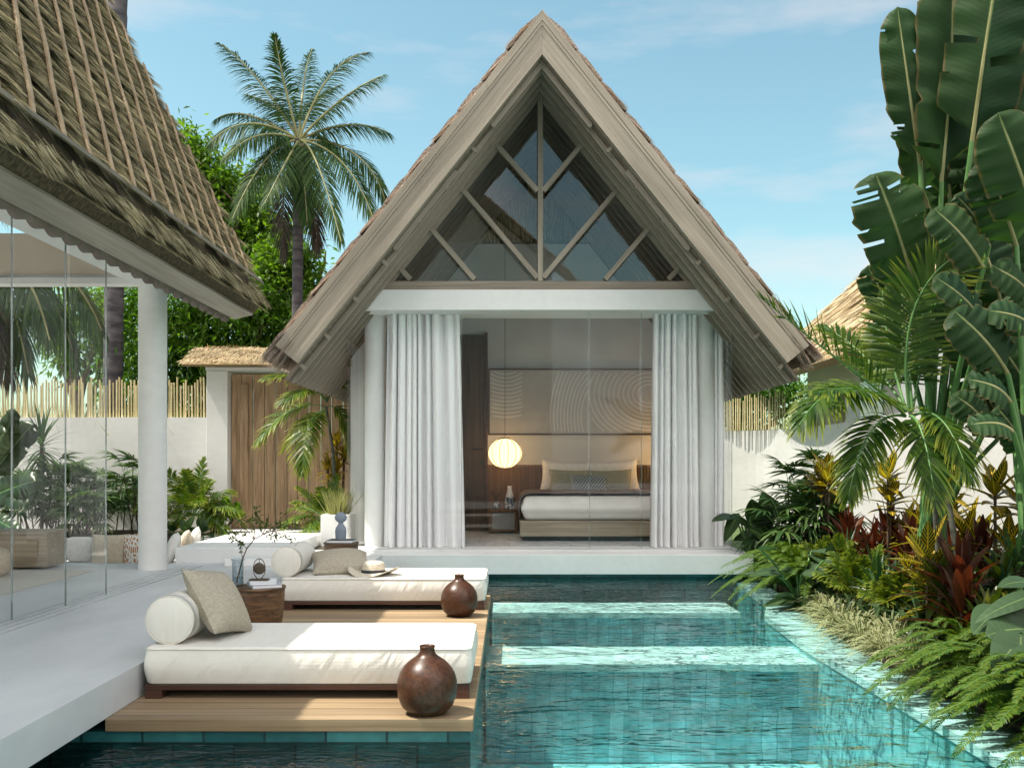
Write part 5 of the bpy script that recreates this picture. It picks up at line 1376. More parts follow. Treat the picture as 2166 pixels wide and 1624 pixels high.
def broad_tree(label, base, blobs, n, size, seed, mat='tree_leaf', cat='tree', trunk_r=0.16, branches=7):
    t = thing('leafy_tree', label, cat, base, place=True)
    r = np.random.default_rng(seed); top = np.array(blobs[0][:3])
    tk = MB(); mid = np.array(base)*0.45 + top*0.55
    tk.tube(bez(base, (np.array(base)+mid)/2 + r.normal(0, .15, 3), mid, 10), np.linspace(trunk_r, trunk_r*0.6, 10), 10)
    for b in blobs[:branches]:
        e = np.array(b[:3]) + r.normal(0, .3, 3); s = np.array(base)*0.55 + mid*0.45 if r.uniform() < 0.4 else mid
        c = bez(s, (s+e)/2 + np.array((0,0,0.4)), e, 9); tk.tube(c, np.linspace(trunk_r*0.5, 0.03, 9), 7, caps=False)
        for _ in range(4):
            i = r.integers(4, 9); e2 = c[i] + r.normal(0, 1, 3)*np.array(b[3:])*0.8
            tk.tube(bez(c[i], (c[i]+e2)/2+np.array((0,0,.15)), e2, 6), np.linspace(0.03, 0.008, 6), 5, caps=False)
    tk.build('trunk', M['bark'], t)
    lf = MB(); leaf_cloud(lf, blobs, n, size, seed)
    lf.build('crown', M[mat], t)
    return t
def PB(px, py, d, rx, ry, rz): 
    p = P(px, py, d); return (p.x, p.y, p.z, rx, ry, rz)
broad_tree('tall bright green tree rising behind the end of the living pavilion roof', (P(420,900,22).x, 22, -0.4),
   [PB(420,400,22,.55,.6,.75), PB(455,400,22.3,.55,.7,.5), PB(400,330,22,.42,.6,.5), PB(520,395,22.6,.42,.5,.34), PB(470,480,22,.75,.8,.6), PB(545,445,22.4,.35,.4,.3), PB(410,470,21.8,.6,.8,.6), PB(395,300,22,.22,.3,.28), PB(530,530,22,.6,.7,.42), PB(455,560,21.8,.7,.8,.5), PB(585,545,22,.55,.7,.45), PB(600,500,22.5,.3,.4,.25), PB(470,430,22.2,.55,.7,.55), PB(500,470,22.4,.55,.6,.5), PB(430,350,22.1,.4,.5,.5), PB(560,480,22.4,.5,.6,.4)], 15000, 0.17, 11)
broad_tree('smaller bright green tree beside the lone coconut palm trunk', (P(615,900,20.5).x, 20.5, -0.4),
   [PB(615,570,20.5,.45,.6,.5), PB(650,560,20.7,.30,.5,.36), PB(575,600,20.5,.45,.6,.45), PB(645,620,20.4,.35,.5,.35), PB(600,650,20.3,.6,.6,.45), PB(650,690,20.4,.5,.6,.4), PB(590,560,20.6,.5,.5,.45), PB(560,640,20.5,.5,.5,.45)], 7000, 0.155, 12)
broad_tree('dense green hedge tree over the bamboo between the white column and the gate', (P(470,900,19.2).x, 19.2, -0.4),
   [PB(470,690,19.2,.85,.7,.62), PB(400,700,19.2,.7,.7,.65), PB(545,690,19.4,.75,.7,.55), PB(380,640,19.2,.6,.7,.5), PB(620,730,19.5,.75,.7,.55), PB(440,770,19,.8,.7,.5), PB(530,640,19.5,.6,.6,.4), PB(350,760,19,.8,.7,.6), PB(690,740,19.8,.6,.7,.5), PB(300,720,19.3,.55,.6,.6), PB(280,640,19.5,.4,.5,.45), PB(300,830,19,.9,.6,.5),PB(420,850,19,.9,.6,.5)], 19000, 0.135, 13, 'hedge_leaf')
broad_tree('airy green tree seen through the glass panes of the living pavilion', (P(160,900,20).x, 20, -0.4),
   [PB(165,650,20,.55,.6,.4), PB(130,730,20,.35,.5,.35), PB(190,720,20,.4,.5,.42), PB(215,650,20.2,.5,.5,.45), PB(150,770,20,.3,.4,.25), PB(230,770,20,.4,.5,.4), PB(270,690,20,.4,.5,.5), PB(100,650,20.4,.5,.5,.3)], 4200, 0.145, 14)
broad_tree('dark green bushy tree over the bamboo right of the bedroom pavilion', (P(1600,950,27).x, 27, -0.4),
   [PB(1590,815,27,.8,.8,.5), PB(1640,820,27,.7,.8,.45), PB(1550,830,27,.7,.8,.55), PB(1600,870,27,1.1,.8,.5), PB(1520,860,27,.9,.8,.7), PB(1680,830,27.5,.6,.7,.4)], 6000, 0.15, 15, 'hedge_leaf')
broad_tree('dark leafy tree behind the neighbouring thatched villa', (18.0, 30, -0.4),
   [(16.5,30,3.0,2.2,1.5,1.8),(19,30,3.5,2.2,1.5,2.0),(21,30,2.6,2,1.5,1.8),(18,29.5,1.6,2.6,1.2,1.4)], 5000, 0.24, 16, 'hedge_leaf')
# tall grass behind the bamboo, both sides
for nm, lb, x0, x1, y0, y1 in (('meadow_grass','g',-10.5,-5.4,18.0,18.4),('meadow_grass','g',5.2,7.4,26.0,26.4)):
    r_ = np.random.default_rng(41); k = 2600 if x0 < 0 else 1300; mb = MB()
    V, F, uv = blades(np.stack([r_.uniform(x0,x1,k), r_.uniform(y0,y1,k), np.full(k, 0.6)], -1), np.stack([r_.normal(0,.2,k), r_.normal(0,.2,k), np.ones(k)], -1), r_.normal(0,1,(k,3)), r_.uniform(1.4,2.2,k), 0.035, 0.15, 3, prof_grass)
    mb.add(V, F, uv, 0); tag(mb.build('tall_grass', M['dry_grass']), kind='stuff')

# ------------------------------------------------------------------ plants in front of the left wall
def fan_leaf(seed, n=12, Ll=0.36, wl=0.040, pet=0.24, droop=0.5):
    """leaf of a lady palm along +x: petiole then a hand of leaflets"""
    mb = MB(); r = np.random.default_rng(seed)
    c = bez((0,0,0), (pet*0.5,0,0.10), (pet,0,0.13), 6); mb.tube(c, 0.004, 5, 1, caps=False)
    a = np.linspace(-1.5, 1.5, n) + r.normal(0, .06, n)
    d = np.stack([np.cos(a), np.sin(a), np.full(n, 0.12)], -1)
    V, F, uv = blades(np.tile(c[-1], (n,1)), d, np.tile((0,0,1.0), (n,1)), Ll*r.uniform(.8,1.1,n)*(1-0.15*np.abs(a)), wl, droop*r.uniform(.6,1.4,n), 3, prof_leaflet, 0.3, True)
    return mb.add(V, F, uv, 0)
fan_mesh = None
def lady_palm(loc, h, nst, seed, label, group, leafmat='rhapis', nlv=9, sc=1.0):
    t = thing('lady_palm', label, 'palm', loc, 0, group)
    r = np.random.default_rng(seed)
    global fan_mesh
    st = MB()
    for s in range(nst):
        bx_, by_ = r.normal(0, .13, 2); hh = h*r.uniform(.6, 1.0); tx, ty = bx_ + r.normal(0, .1), by_ + r.normal(0, .08)
        st.tube([(bx_,by_,0),((bx_+tx)/2,(by_+ty)/2,hh*.5),(tx,ty,hh)], 0.012, 6)
        for k in range(nlv):
            key = (seed*7 + s*3 + k) % 4
            if fan_mesh is None: fan_mesh = {}
            if (key, leafmat) not in fan_mesh:
                o = fan_leaf(key+20).build('leaf', [M[leafmat], M['stem']]); fan_mesh[(key, leafmat)] = o
                C.objects.unlink(o)
            o = fan_mesh[(key, leafmat)].copy(); C.objects.link(o); o.parent = t
            q = k/max(1, nlv-1)
            o.location = (tx + (bx_-tx)*q*0.45, ty + (by_-ty)*q*0.45, hh*(1 - q*0.5))
            o.rotation_euler = (r.normal(0,.15), R(-45 + 55*q) + r.normal(0,.15), k*2.4 + r.uniform(0,1) + s)
            f = sc*r.uniform(.85, 1.15); o.scale = (f, f, f)
    st.build('stems', M['stem_brown'], t)
    return t
LG = 'lady palms along the white garden wall'
for i, (px, d, h) in enumerate(((85,15.6,0.95),(130,16.3,1.05),(195,16.1,0.95),(235,16.7,0.8),(285,16.2,1.05),(160,15.0,0.55),(60,16.6,0.7))):
    p = P(px, 978, d)
    lady_palm((p.x, d, 0.02), h, 4, 60+i, 'feathery lady palm in the row before the white garden wall left of the column', LG)

def strap_plant(name, loc, label, cat, mat, n, Ln, W, stem_h, tilt, droop, seed, group=None, fold=0.25, prof=prof_lance, stem_r=0.02, stemmat='stem_brown', heads=1, spread=0.0, ns=6, lower=0, curl=0.0):
    t = thing(name, label, cat, loc, 0, group)
    r = np.random.default_rng(seed); mb = MB(); st = MB()
    for h in range(heads):
        cx, cy = (r.normal(0, spread), r.normal(0, spread)) if h else (0, 0)
        hh = stem_h*(1 if not h else r.uniform(.55, .95))
        rosette(mb, n, Ln, W, hh, tilt, droop, seed+h, 0, prof, fold, ns, (cx, cy), True, min(hh*0.6, Ln*0.5), 0.012, curl)
        if hh > 0.05: st.tube([(cx*0.4, cy*0.4, 0), (cx*0.8, cy*0.8, hh*0.5), (cx, cy, hh)], stem_r, 7)
    mb.build('foliage', M[mat], t)
    if st.ch: st.build('stem', M[stemmat], t)
    return t
p = P(88, 925, 16.2)
strap_plant('dracaena', (p.x, 16.2, 0.0), 'spiky dracaena on a stem before the white wall at the left', 'plant', 'blue_green', 60, 0.72, 0.05, p.z, (5, 150), 0.35, 71, prof=prof_grass, stem_r=0.03)
def banana_leaf(mb, base, tip, width, facing, seed, tears=9, droop=0.10, fold=0.22, mat=0, rmat=1, nseg=44, belly=0.0, rr=0.02):
    """big blade with a strong midrib and edges torn in places"""
    r = np.random.default_rng(seed); base, tip = np.array(base, float), np.array(tip, float)
    ax = tip - base; Ln = np.linalg.norm(ax); tn = ax/Ln
    f = np.array(facing, float); f = nrm(f - tn*np.dot(f, tn)); s = np.cross(tn, f)
    t = np.linspace(0, 1, nseg)
    c = base + ax*t[:, None] + f*(belly*np.sin(np.pi*t))[:, None] + np.array((0,0,-1.0))*(droop*Ln*t**2.2)[:, None]
    pf = np.clip(np.minimum(t*7, 1)*np.sqrt(np.clip(1 - np.clip((t-0.62)/0.38, 0, 1)**2.2, 0.0, 1)), 0.02, 1)
    for sg in (-1, 1):
        cuts = np.sort(r.uniform(0.08, 0.97, tears)); seg = np.searchsorted(cuts, t)
        lo = np.concatenate([[0.0], cuts]); hi = np.concatenate([cuts, [1.0]])
        q = (t - lo[seg])/(hi[seg]-lo[seg]+1e-6)
        edge = pf*(1 - r.uniform(0.03, 0.30, tears+1)[seg]*(1-q)**1.3 - r.uniform(0.0, 0.12, tears+1)[seg]*q)
        hang = r.normal(0, 0.10, tears+1)[seg]; slip = r.uniform(0.02, 0.09, tears+1)[seg]
        rows = []
        for k in (0.0, 0.18, 0.45, 0.75, 1.0):
            w = edge*width/2*k
            lift = math.sin(fold)*w - (k**2)*width*0.16*(1+hang*2.5) + 0.012*np.sin(t*46+sg)*k
            rows.append(c + s*(sg*w*math.cos(fold))[:, None] + f*lift[:, None] + tn*(slip*k*Ln*0.55)[:, None]*np.minimum(1, (1-t)*6)[:, None])
        V = np.stack(rows, 1)
        if sg > 0: V = V[:, ::-1]
        n0 = len(mb.ch); mb.grid(V, mat)
        V_, F_, uv_, m_, s_ = mb.ch[n0]
        # open the tears: leave out the outer quads at each cut
        idx = np.arange(nseg*5).reshape(nseg, 5)
        F4 = F_.reshape(nseg-1, 4, 4); keep = np.ones((nseg-1, 4), bool)
        for cth in cuts:
            if r.uniform() > 0.5: continue
            i = min(nseg-2, int(cth*(nseg-1))); dep = r.integers(1, 4)
            cols = range(4-dep, 4) if sg < 0 else range(0, dep)
            for q_ in cols: keep[i, q_] = False
        uu = np.zeros((nseg, 5, 2)); kk = np.array((0,.18,.45,.75,1.0))
        uu[..., 0] = 0.5 + sg*0.5*(kk if sg < 0 else kk[::-1]); uu[..., 1] = t[:, None]
        mb.ch[n0] = (V_, F4[keep], uu.reshape(-1, 2), m_, s_)
    mb.tube(c - f*0.006, np.linspace(rr, rr*0.25, nseg), 6, rmat, caps=False)
    return c
t = thing('banana_plant', 'dark broad leaved banana plant at the left edge before the white wall', 'plant', (P(-10,978,14.6).x, 14.6, 0), place=True)
for i, (b, tp, w_) in enumerate((((-20,1010),(70,880),0.5),((-10,1000),(30,850),0.34),((-20,1030),(60,1050),0.45),((-30,1060),(75,1000),0.5),((-40,980),(10,900),0.5),((-40,1090),(40,1110),0.3))):
    mb = MB(); banana_leaf(mb, P(*b, 14.6), P(*tp, 14.4-0.1*i), w_, (0.3,-1,0.4), 90+i, 4); mb.build('leaf', [M['dark_leaf'], M['stem']], t)
MB().tube([(P(-10,978,14.6).x,14.6,0),(P(-25,978,14.6).x,14.6,1.0)], 0.05, 8).build('stalk', M['stem'], t)

def areca(loc, label, fronds, mats, seed, h=0.0, lift=0.25, Ll=0.3, wl=0.035, nl=34, group=None, droop=0.35, curl=0.0, place=True, stems=None, name='areca_palm', rr=0.010, up=(0,-0.25,1), a0=70):
    t = thing(name, label, 'palm', loc, 0, group, place=True)
    for i, f in enumerate(fronds):
        mb = MB(); frond(mb, f[0], f[1], f[2], nl=nl, Ll=Ll*(f[3] if len(f) > 3 else 1), wl=wl, up=f[4] if len(f) > 4 else up, droop=f[5] if len(f) > 5 else droop, seed=seed+i, rr=rr, start=0.20, a0=a0, curl=curl, lift=f[6] if len(f) > 6 else lift)
        mb.build('frond', [M[mats], M['stem']], t)
    if stems:
        st = MB()
        for s in stems: st.tube(s[0], s[1], 8)
        st.build('stem', M['stem_grey'], t)
    return t
def clump_fronds(loc, n, Ln, seed, el=(20, 75), sag=0.55):
    r = np.random.default_rng(seed); out_ = []
    for k in range(n):
        a = k*2.399 + r.uniform(-.3,.3); e = R(el[1] - (el[1]-el[0])*k/max(1,n-1)); l_ = Ln*r.uniform(.75,1.1)
        d = np.array((math.cos(a)*math.cos(e), math.sin(a)*math.cos(e), math.sin(e)))
        p0 = np.array(loc) + np.array((math.cos(a)*.03, math.sin(a)*.03, 0)); p1 = p0 + d*l_*0.6; p2 = p0 + d*l_ + np.array((0,0,-sag*l_*math.cos(e)))
        out_.append((p0, p1, p2))
    return out_
l0 = (P(408,978,15.8).x, 15.8, 0.05)
areca(l0, 'bright lime areca palm between the white column and the wooden gate', clump_fronds((l0[0], l0[1], 0.35), 20, 0.98, 5, (5, 82), 0.5), 'areca_lime', 500, Ll=0.30, wl=0.03, nl=32)
l1 = (P(455,978,16.4).x, 16.4, 0.05)
t = strap_plant('dark_shrub', l1, 'low dark green shrub at the foot of the gate post', 'shrub', 'hedge_leaf', 90, 0.16, 0.055, 0.55, (5, 120), 0.2, 81, heads=8, spread=0.22, ns=3)
for i, (px, py, d) in enumerate(((365,1115,15.0),(395,1120,14.6),(430,1122,14.9))):
    p = P(px, 1140, d)
    strap_plant('taro', (p.x, d, 0.03), 'dark heart leaved taro under the lime areca palm', 'plant', 'dark_leaf', 7, 0.30, 0.2, 0.16, (25, 75), 0.4, 85+i, group='taro plants under the lime areca', prof=prof_broad, stem_r=0.01, stemmat='stem')
# areca by the gate
D4 = 15.6
def pf(px, py, dy=0.0): return P(px, py, D4+dy)
fr = [(pf(690,850),pf(640,780),pf(560,800,-.5)), (pf(690,850),pf(650,760,-.3),pf(575,745,-.8)) , (pf(690,860),pf(610,840),pf(545,935,-.4)), (pf(692,870),pf(640,870,-.5),pf(640,1000,-.8)),
      (pf(690,850),pf(690,760),pf(640,770,.5)), (pf(692,850),pf(720,780),pf(760,830,.4)), (pf(692,850),pf(705,770,.4),pf(690,760,.9)), (pf(690,860),pf(660,880,.5),pf(600,950,.8)), (pf(692,860),pf(730,850),pf(750,960)), (pf(692,850),pf(660,800,-.6),pf(600,850,-1.0))]
base = P(712, 1120, D4)
areca((base.x, D4, 0.03), 'slender areca palm leaning before the wooden gate planks', fr, 'areca_lime', 520, Ll=0.42, wl=0.030, nl=44, stems=[([(base.x, D4, 0.0), tuple(P(705,960,D4)), tuple(P(690,860,D4))], np.array([.03,.026,.02]))])
l2 = P(690, 1060, 15.0); l2 = (l2.x, 15.0, 0.03)
areca(l2, 'short lime areca palm beside the white planter', clump_fronds((l2[0], l2[1], 0.35), 16, 0.72, 15, (5, 80), 0.5), 'areca_lime', 540, Ll=0.24, wl=0.024, nl=30)
p = P(712, 978, 15.9)
strap_plant('croton', (p.x, 15.9, 0.0), 'yellow leaved croton behind the slender areca at the gate', 'shrub', 'croton_y', 26, 0.26, 0.07, 1.55, (8, 100), 0.25, 95, heads=5, spread=0.14, stemmat='stem_brown')

# ------------------------------------------------------------------ planting on the right
D5 = 8.4
t = thing('traveller_palm', 'towering traveller palm with broad torn leaves at the right edge', 'palm', (P(2000,978,D5).x, D5+0.3, -0.35), place=True)
foot = Vector((P(2005,978,D5).x, D5+0.3, 0.0))
TL = [  # blade base px, tip px, depth base, depth tip, width, facing, sides, tears
 ((2056,300),(2122,-150),8.0,7.7,0.66,(-0.55,-1,0.1),5),
 ((1992,385),(2016,-90),8.3,8.1,0.62,(0.15,-1,0.05),8),
 ((1946,350),(1898,8),8.4,8.2,0.42,(-0.5,-1,0.1),7),
 ((1952,430),(1915,110),8.7,8.6,0.50,(0.5,-1,0.1),8),
 ((1935,610),(1852,362),8.1,7.9,0.64,(-0.25,-1,0.25),10),
 ((1928,640),(1930,385),8.3,8.4,0.36,(0.55,-1,0.0),5),
 ((1900,700),(1835,560),8.6,8.5,0.34,(-0.3,-1,0.2),7),
 ((2080,565),(1978,440),7.6,7.5,0.40,(-0.4,-1,0.5),3),
 ((2092,520),(2024,412),7.9,7.7,0.34,(-0.3,-1,0.4),3),
 ((2150,520),(2082,335),7.7,7.5,0.46,(-0.5,-1,0.35),5),
 ((2195,480),(2112,235),7.4,7.2,0.56,(-0.55,-1,0.3),4),
 ((2200,320),(2152,20),7.9,7.8,0.60,(-0.3,-1,0.1),6),
 ((2080,330),(2165,110),8.6,8.5,0.55,(0.4,-1,0.2),6),
 ((2210,300),(2190,-60),8.4,8.4,0.62,(-0.2,-1,0.1),6),
 ((2080,690),(1982,585),7.5,7.3,0.34,(-0.3,-1,0.6),3),
 ((2132,790),(2020,655),7.3,7.2,0.44,(-0.35,-1,0.55),4),
 ((2138,850),(2050,800),7.2,7.1,0.30,(-0.2,-1,0.75),2),
 ((2142,912),(2055,895),7.1,7.0,0.27,(-0.1,-1,0.75),2),
 ((2085,905),(2022,835),7.6,7.5,0.30,(-0.3,-1,0.5),3),
 ((2190,700),(2095,655),7.3,7.2,0.34,(-0.2,-1,0.65),3),
 ((2190,640),(2100,560),7.7,7.6,0.36,(-0.3,-1,0.5),4),
 ((2190,850),(2110,720),7.9,7.8,0.42,(-0.4,-1,0.3),4),
 ((2070,800),(1990,640),8.1,8.0,0.38,(-0.3,-1,0.4),4),
 ((2010,420),(1975,190),8.9,8.9,0.5,(0.2,-1,0.0),6),
 ((2120,650),(2060,470),8.3,8.3,0.46,(-0.2,-1,0.2),5),
 ((2200,600),(2140,420),8.4,8.4,0.5,(-0.2,-1,0.2),5),
 ((2030,660),(2010,540),8.7,8.7,0.30,(0.2,-1,0.2),4),
 ((2060,420),(2060,180),8.8,8.8,0.5,(-0.1,-1,0.1),6),
 ((2140,350),(2105,120),8.9,8.9,0.55,(-0.1,-1,0.1),6),
 ((2120,480),(2100,230),8.9,8.9,0.60,(-0.2,-1,0.1),7),
 ((2230,420),(2230,80),8.2,8.1,0.60,(-0.3,-1,0.1),7),
 ((2160,720),(2150,500),8.6,8.6,0.60,(-0.2,-1,0.2),6),
 ((2220,760),(2160,610),8.1,8.0,0.50,(-0.3,-1,0.3),5),
 ((2060,560),(2040,330),9.0,9.0,0.55,(0.1,-1,0.1),6),
 ((2210,900),(2165,760),8.2,8.1,0.44,(-0.3,-1,0.3),4),
 ((1985,560),(1955,400),9.1,9.1,0.42,(0.2,-1,0.1),5),
 ((2120,860),(2090,740),8.5,8.5,0.42,(-0.2,-1,0.3),4),
 ((2090,280),(2010,20),8.7,8.7,0.60,(-0.3,-1,0.0),7),
 ((2175,610),(2075,300),8.8,8.7,0.62,(-0.3,-1,0.2),6),
 ((2120,720),(2035,520),8.9,8.8,0.50,(-0.2,-1,0.2),6),
 ((2190,480),(2170,180),9.0,9.0,0.60,(0.1,-1,0.1),6),
 ((2200,820),(2100,640),8.7,8.6,0.50,(-0.3,-1,0.3),5),
 ((2020,470),(1960,270),9.2,9.2,0.46,(-0.1,-1,0.1),6),
 ((2150,420),(2060,120),9.2,9.2,0.60,(-0.2,-1,0.1),7),
 ((2110,930),(2050,770),8.6,8.5,0.42,(-0.3,-1,0.4),4),
 ((2200,960),(2120,800),8.4,8.3,0.42,(-0.3,-1,0.4),4),
 ((2170,960),(2110,860),7.6,7.5,0.3,(-0.3,-1,0.4),3),
]
for i, (b, tp, db, dt, w_, fc, tr_) in enumerate(TL):
    pb, pt = P(*b, db), P(*tp, dt)
    mb = MB(); banana_leaf(mb, pb, pt, w_, fc, 700+i, tr_, droop=0.02, fold=0.16, belly=0.05, rr=0.020)
    lf_ = mb.build('leaf', [M['banana'], M['coco_rib']], t)
    f0 = foot + Vector(((i % 7 - 3)*0.03, (i % 5 - 2)*0.03, 0.45 + 0.05*(i % 4)))
    if b[0] > 2120: f0 = Vector((P(2190,978,7.6).x, 7.7, 0.3))
    mid = (f0 + pb)/2 + Vector(((f0.x-pb.x)*0.25, 0, 0.05))
    MB().tube(bez(f0, mid, pb, 12), np.linspace(0.032, 0.020, 12), 8, caps=False).build('stalk', M['stem'], lf_)
ringed_trunk('trunk', t, [(foot.x+0.1, foot.y, -0.4), (foot.x+0.06, foot.y, 0.2), (foot.x, foot.y, 0.75)], 0.13, 0.10, 8, 'stem_brown')
x_ = P(2190,978,7.6).x
ringed_trunk('trunk', t, [(x_+0.05, 7.7, -0.4), (x_+0.02, 7.7, 0.1), (x_, 7.7, 0.55)], 0.11, 0.08, 6, 'stem_brown')

D6 = 8.0
def q6(px, py, dy=0.0): return P(px, py, D6+dy)
fr = [ (q6(1925,875),q6(1885,620),q6(2032,535,-.3),1.35,(-0.35,-1,0.15),0.22,0.15),
       (q6(1920,870),q6(1780,770),q6(1612,632,-.5),0.95,(0.1,-0.8,1),0.10,0.55),
       (q6(1915,870,-.1),q6(1770,760,-.4),q6(1690,900,-.8),0.95,(0,-0.6,1)),
       (q6(1915,880,-.1),q6(1830,860,-.4),q6(1795,1050,-.6),0.8,(-0.6,-0.8,0.5)),
       (q6(1925,880,-.1),q6(1955,880,-.4),q6(1978,1060,-.7),0.85,(0.1,-1,0.5)),
       (q6(1930,870,.1),q6(1915,680,.3),q6(1905,560,.5),0.9,(0.2,-1,0.2),0.15,0.2),
       (q6(1918,870),q6(1860,700,.4),q6(1866,535,.6),0.75,(-0.6,-1,0.2),0.12,0.2),
       (q6(1918,870,.1),q6(1840,740,.6),q6(1740,690,1.0),0.9,(0,-0.6,1),0.2,0.4),(q6(1930,870,.2),q6(1960,700,.4),q6(1990,600,.8),0.8,(-0.3,-1,0.2),0.2,0.2),(q6(1915,880,-.1),q6(1850,800,-.6),q6(1730,830,-1.0),0.8,(0,-0.6,1),0.3,0.3),
       (q6(1925,870,.1),q6(1920,720,.7),q6(1840,690,1.2),0.9,(0,-0.6,1)),
       (q6(1930,880,.2),q6(2000,840,-.3),q6(2050,1010,-.6),0.8,(0.3,-0.8,0.6))]
sb_ = P(2050, 1230, D6)
areca((sb_.x, D6, -0.34), 'tall glossy areca palm arching over the right planting', fr, 'areca', 560, Ll=0.40, wl=0.030, nl=46, droop=0.45, rr=0.014,
      stems=[([(sb_.x, D6, -0.34), tuple(P(2010,1080,D6)), tuple(P(1975,960,D6)), tuple(P(1925,872,D6))], np.array([.028,.024,.022,.018])), ([(P(2000,1200,D6+.3).x, D6+.3, -0.34), tuple(P(1975,1050,D6+.3)), tuple(P(1930,885,D6+.1))], np.array([.026,.022,.016]))])

BZ = -0.33
CG = 'crotons with yellow veined leaves'
for i, (px, py, d, lb) in enumerate(((1745,992,12.6,'yellow veined croton left of the hanging areca frond'),(1878,1000,11.0,'yellow veined croton standing clear against the sunlit white wall'),(2000,1015,9.7,'yellow veined croton below the traveller palm trunk'),(1962,1170,8.0,'yellow veined croton in front of the areca stems'),(2045,1120,9.4,'low yellow veined croton between the areca stem and the bare stem'),(1940,1100,10.8,'low yellow veined croton behind the red ti plants'),(1960,1190,9.3,'small yellow veined croton at the foot of the areca stems'),(2105,1030,8.7,'yellow veined croton nearest the right edge, on a bare red stem'))):
    p = P(px, py, d)
    strap_plant('croton', (p.x, d, BZ), lb, 'shrub', 'croton', 17, 0.36, 0.125, p.z-BZ, (22, 98), 0.15, 600+i*10, CG, prof=prof_broad, heads=3, spread=0.12, stemmat='stem_brown', stem_r=0.014)
TG = 'red leaved ti plants'
for i, (px, py, d, lb) in enumerate(((1765,1085,12.8,'red ti plant low beside the left croton'),(1880,1110,11.2,'dark red ti plant under the croton that stands against the wall'),(2032,1185,7.5,'red ti plant right in front of the areca stems'),(2030,1240,8.6,'red ti plant among the yellow green ones'),(1795,1115,12.0,'red ti plant between the two crotons on the left of the bed'),(1925,1135,10.4,'red ti plant in front of the croton that stands against the wall'),(2000,1145,9.4,'red ti plant beside the grey areca stem'),(2075,1165,8.9,'dark red ti plant behind the bare croton stem'),(1840,1150,11.0,'small red ti plant deep in the middle of the bed'),(1965,1205,9.0,'small red ti plant low behind the grass edging'))):
    p = P(px, py, d)
    strap_plant('ti_plant', (p.x, d, BZ), lb, 'plant', 'ti_red', 20, 0.48, 0.095, max(0.12, p.z-BZ-0.1), (6, 80), 0.2, 640+i*10, TG, prof=prof_lance, heads=2, spread=0.1)
GG = 'green ti plants'
for i, (px, py, d, lb) in enumerate(((2055,1225,8.2,'yellow green ti plant above the fern at the right'),(1990,1255,8.4,'yellow green ti plant behind the striped grass'),(2120,1215,7.6,'yellow green ti plant next to the big split leaf at the right edge'),(2030,1310,7.7,'low yellow green ti plant just over the right fern'),(1988,1225,7.8,'green ti plant in front of the grey areca stems'),(1930,1235,9.2,'green ti plant behind the middle of the grass edging'),(2095,1290,7.3,'low green ti plant half under the big split leaf'))):
    p = P(px, py, d)
    strap_plant('ti_plant', (p.x, d, BZ), lb, 'plant', 'ti_green', 22, 0.34, 0.055, max(0.1, p.z-BZ), (10, 100), 0.35, 660+i*10, GG, prof=prof_lance, heads=3, spread=0.14)
for i, (px, py, d, lb) in enumerate(((1690,1010,14.0,'fan leaved lady palm against the shaded wall right of the pavilion'),(1735,1080,12.8,'fan leaved lady palm behind the left croton'),(1680,1110,12.8,'fan leaved lady palm in the middle of the bed near the pavilion'))):
    p = P(px, py, d)
    lady_palm((p.x, d, BZ), p.z-BZ+0.1, 4, 80+i, lb, 'lady palms in the right bed', 'rhapis', 9, 1.15)
SG = 'long leaved strap plants in the right bed'
for i, (px, py, d, lb) in enumerate(((1640,1140,13.0,'strap leaved plant between the dark philodendron and the fan leaved palms'),(1790,1160,11.2,'strap leaved plant under the left croton'),(2070,1270,7.9,'strap leaved plant beside the green ti plants at the right'),(1660,1170,12.4,'dark strap leaved plant right of the floor slab corner'),(1725,1180,11.7,'dark strap leaved plant behind the lime areca clump'),(1890,1215,9.6,'bluish strap leaved plant in front of the red ti plants'),(1950,1285,8.3,'bluish strap leaved plant over the grass edging'),(2150,1150,7.6,'bluish strap leaved plant cut by the right edge'),(1850,1190,10.0,'bluish strap leaved plant beside the lime areca clump'))):
    p = P(px, py, d)
    strap_plant('strap_plant', (p.x, d, BZ), lb, 'plant', 'blue_green', 34, 0.46, 0.05, max(0.1, p.z-BZ-0.1), (8, 105), 0.4, 720+i*10, SG, prof=prof_grass, heads=2, spread=0.1)
AG = 'lime areca clumps in the right bed'
for i, (px, py, d, ln, lb) in enumerate(((1762,1200,11.0,0.62,'lime areca clump behind the grass edging, left one'),(1818,1235,10.1,0.58,'lime areca clump behind the grass edging, right one'),(1705,1220,11.8,0.42,'small lime areca clump near the pavilion slab'),(1895,1285,9.2,0.40,'small dark lime areca clump low at the grass edging'))):
    p = P(px, py, d)
    l_ = (p.x, d, BZ)
    areca(l_, lb, clump_fronds((p.x, d, BZ+0.12), 22, ln, 30+i, (35, 86), 0.30), 'areca_lime', 800+i*30, Ll=0.20, wl=0.019, nl=38, group=AG, name='areca_clump', rr=0.007)
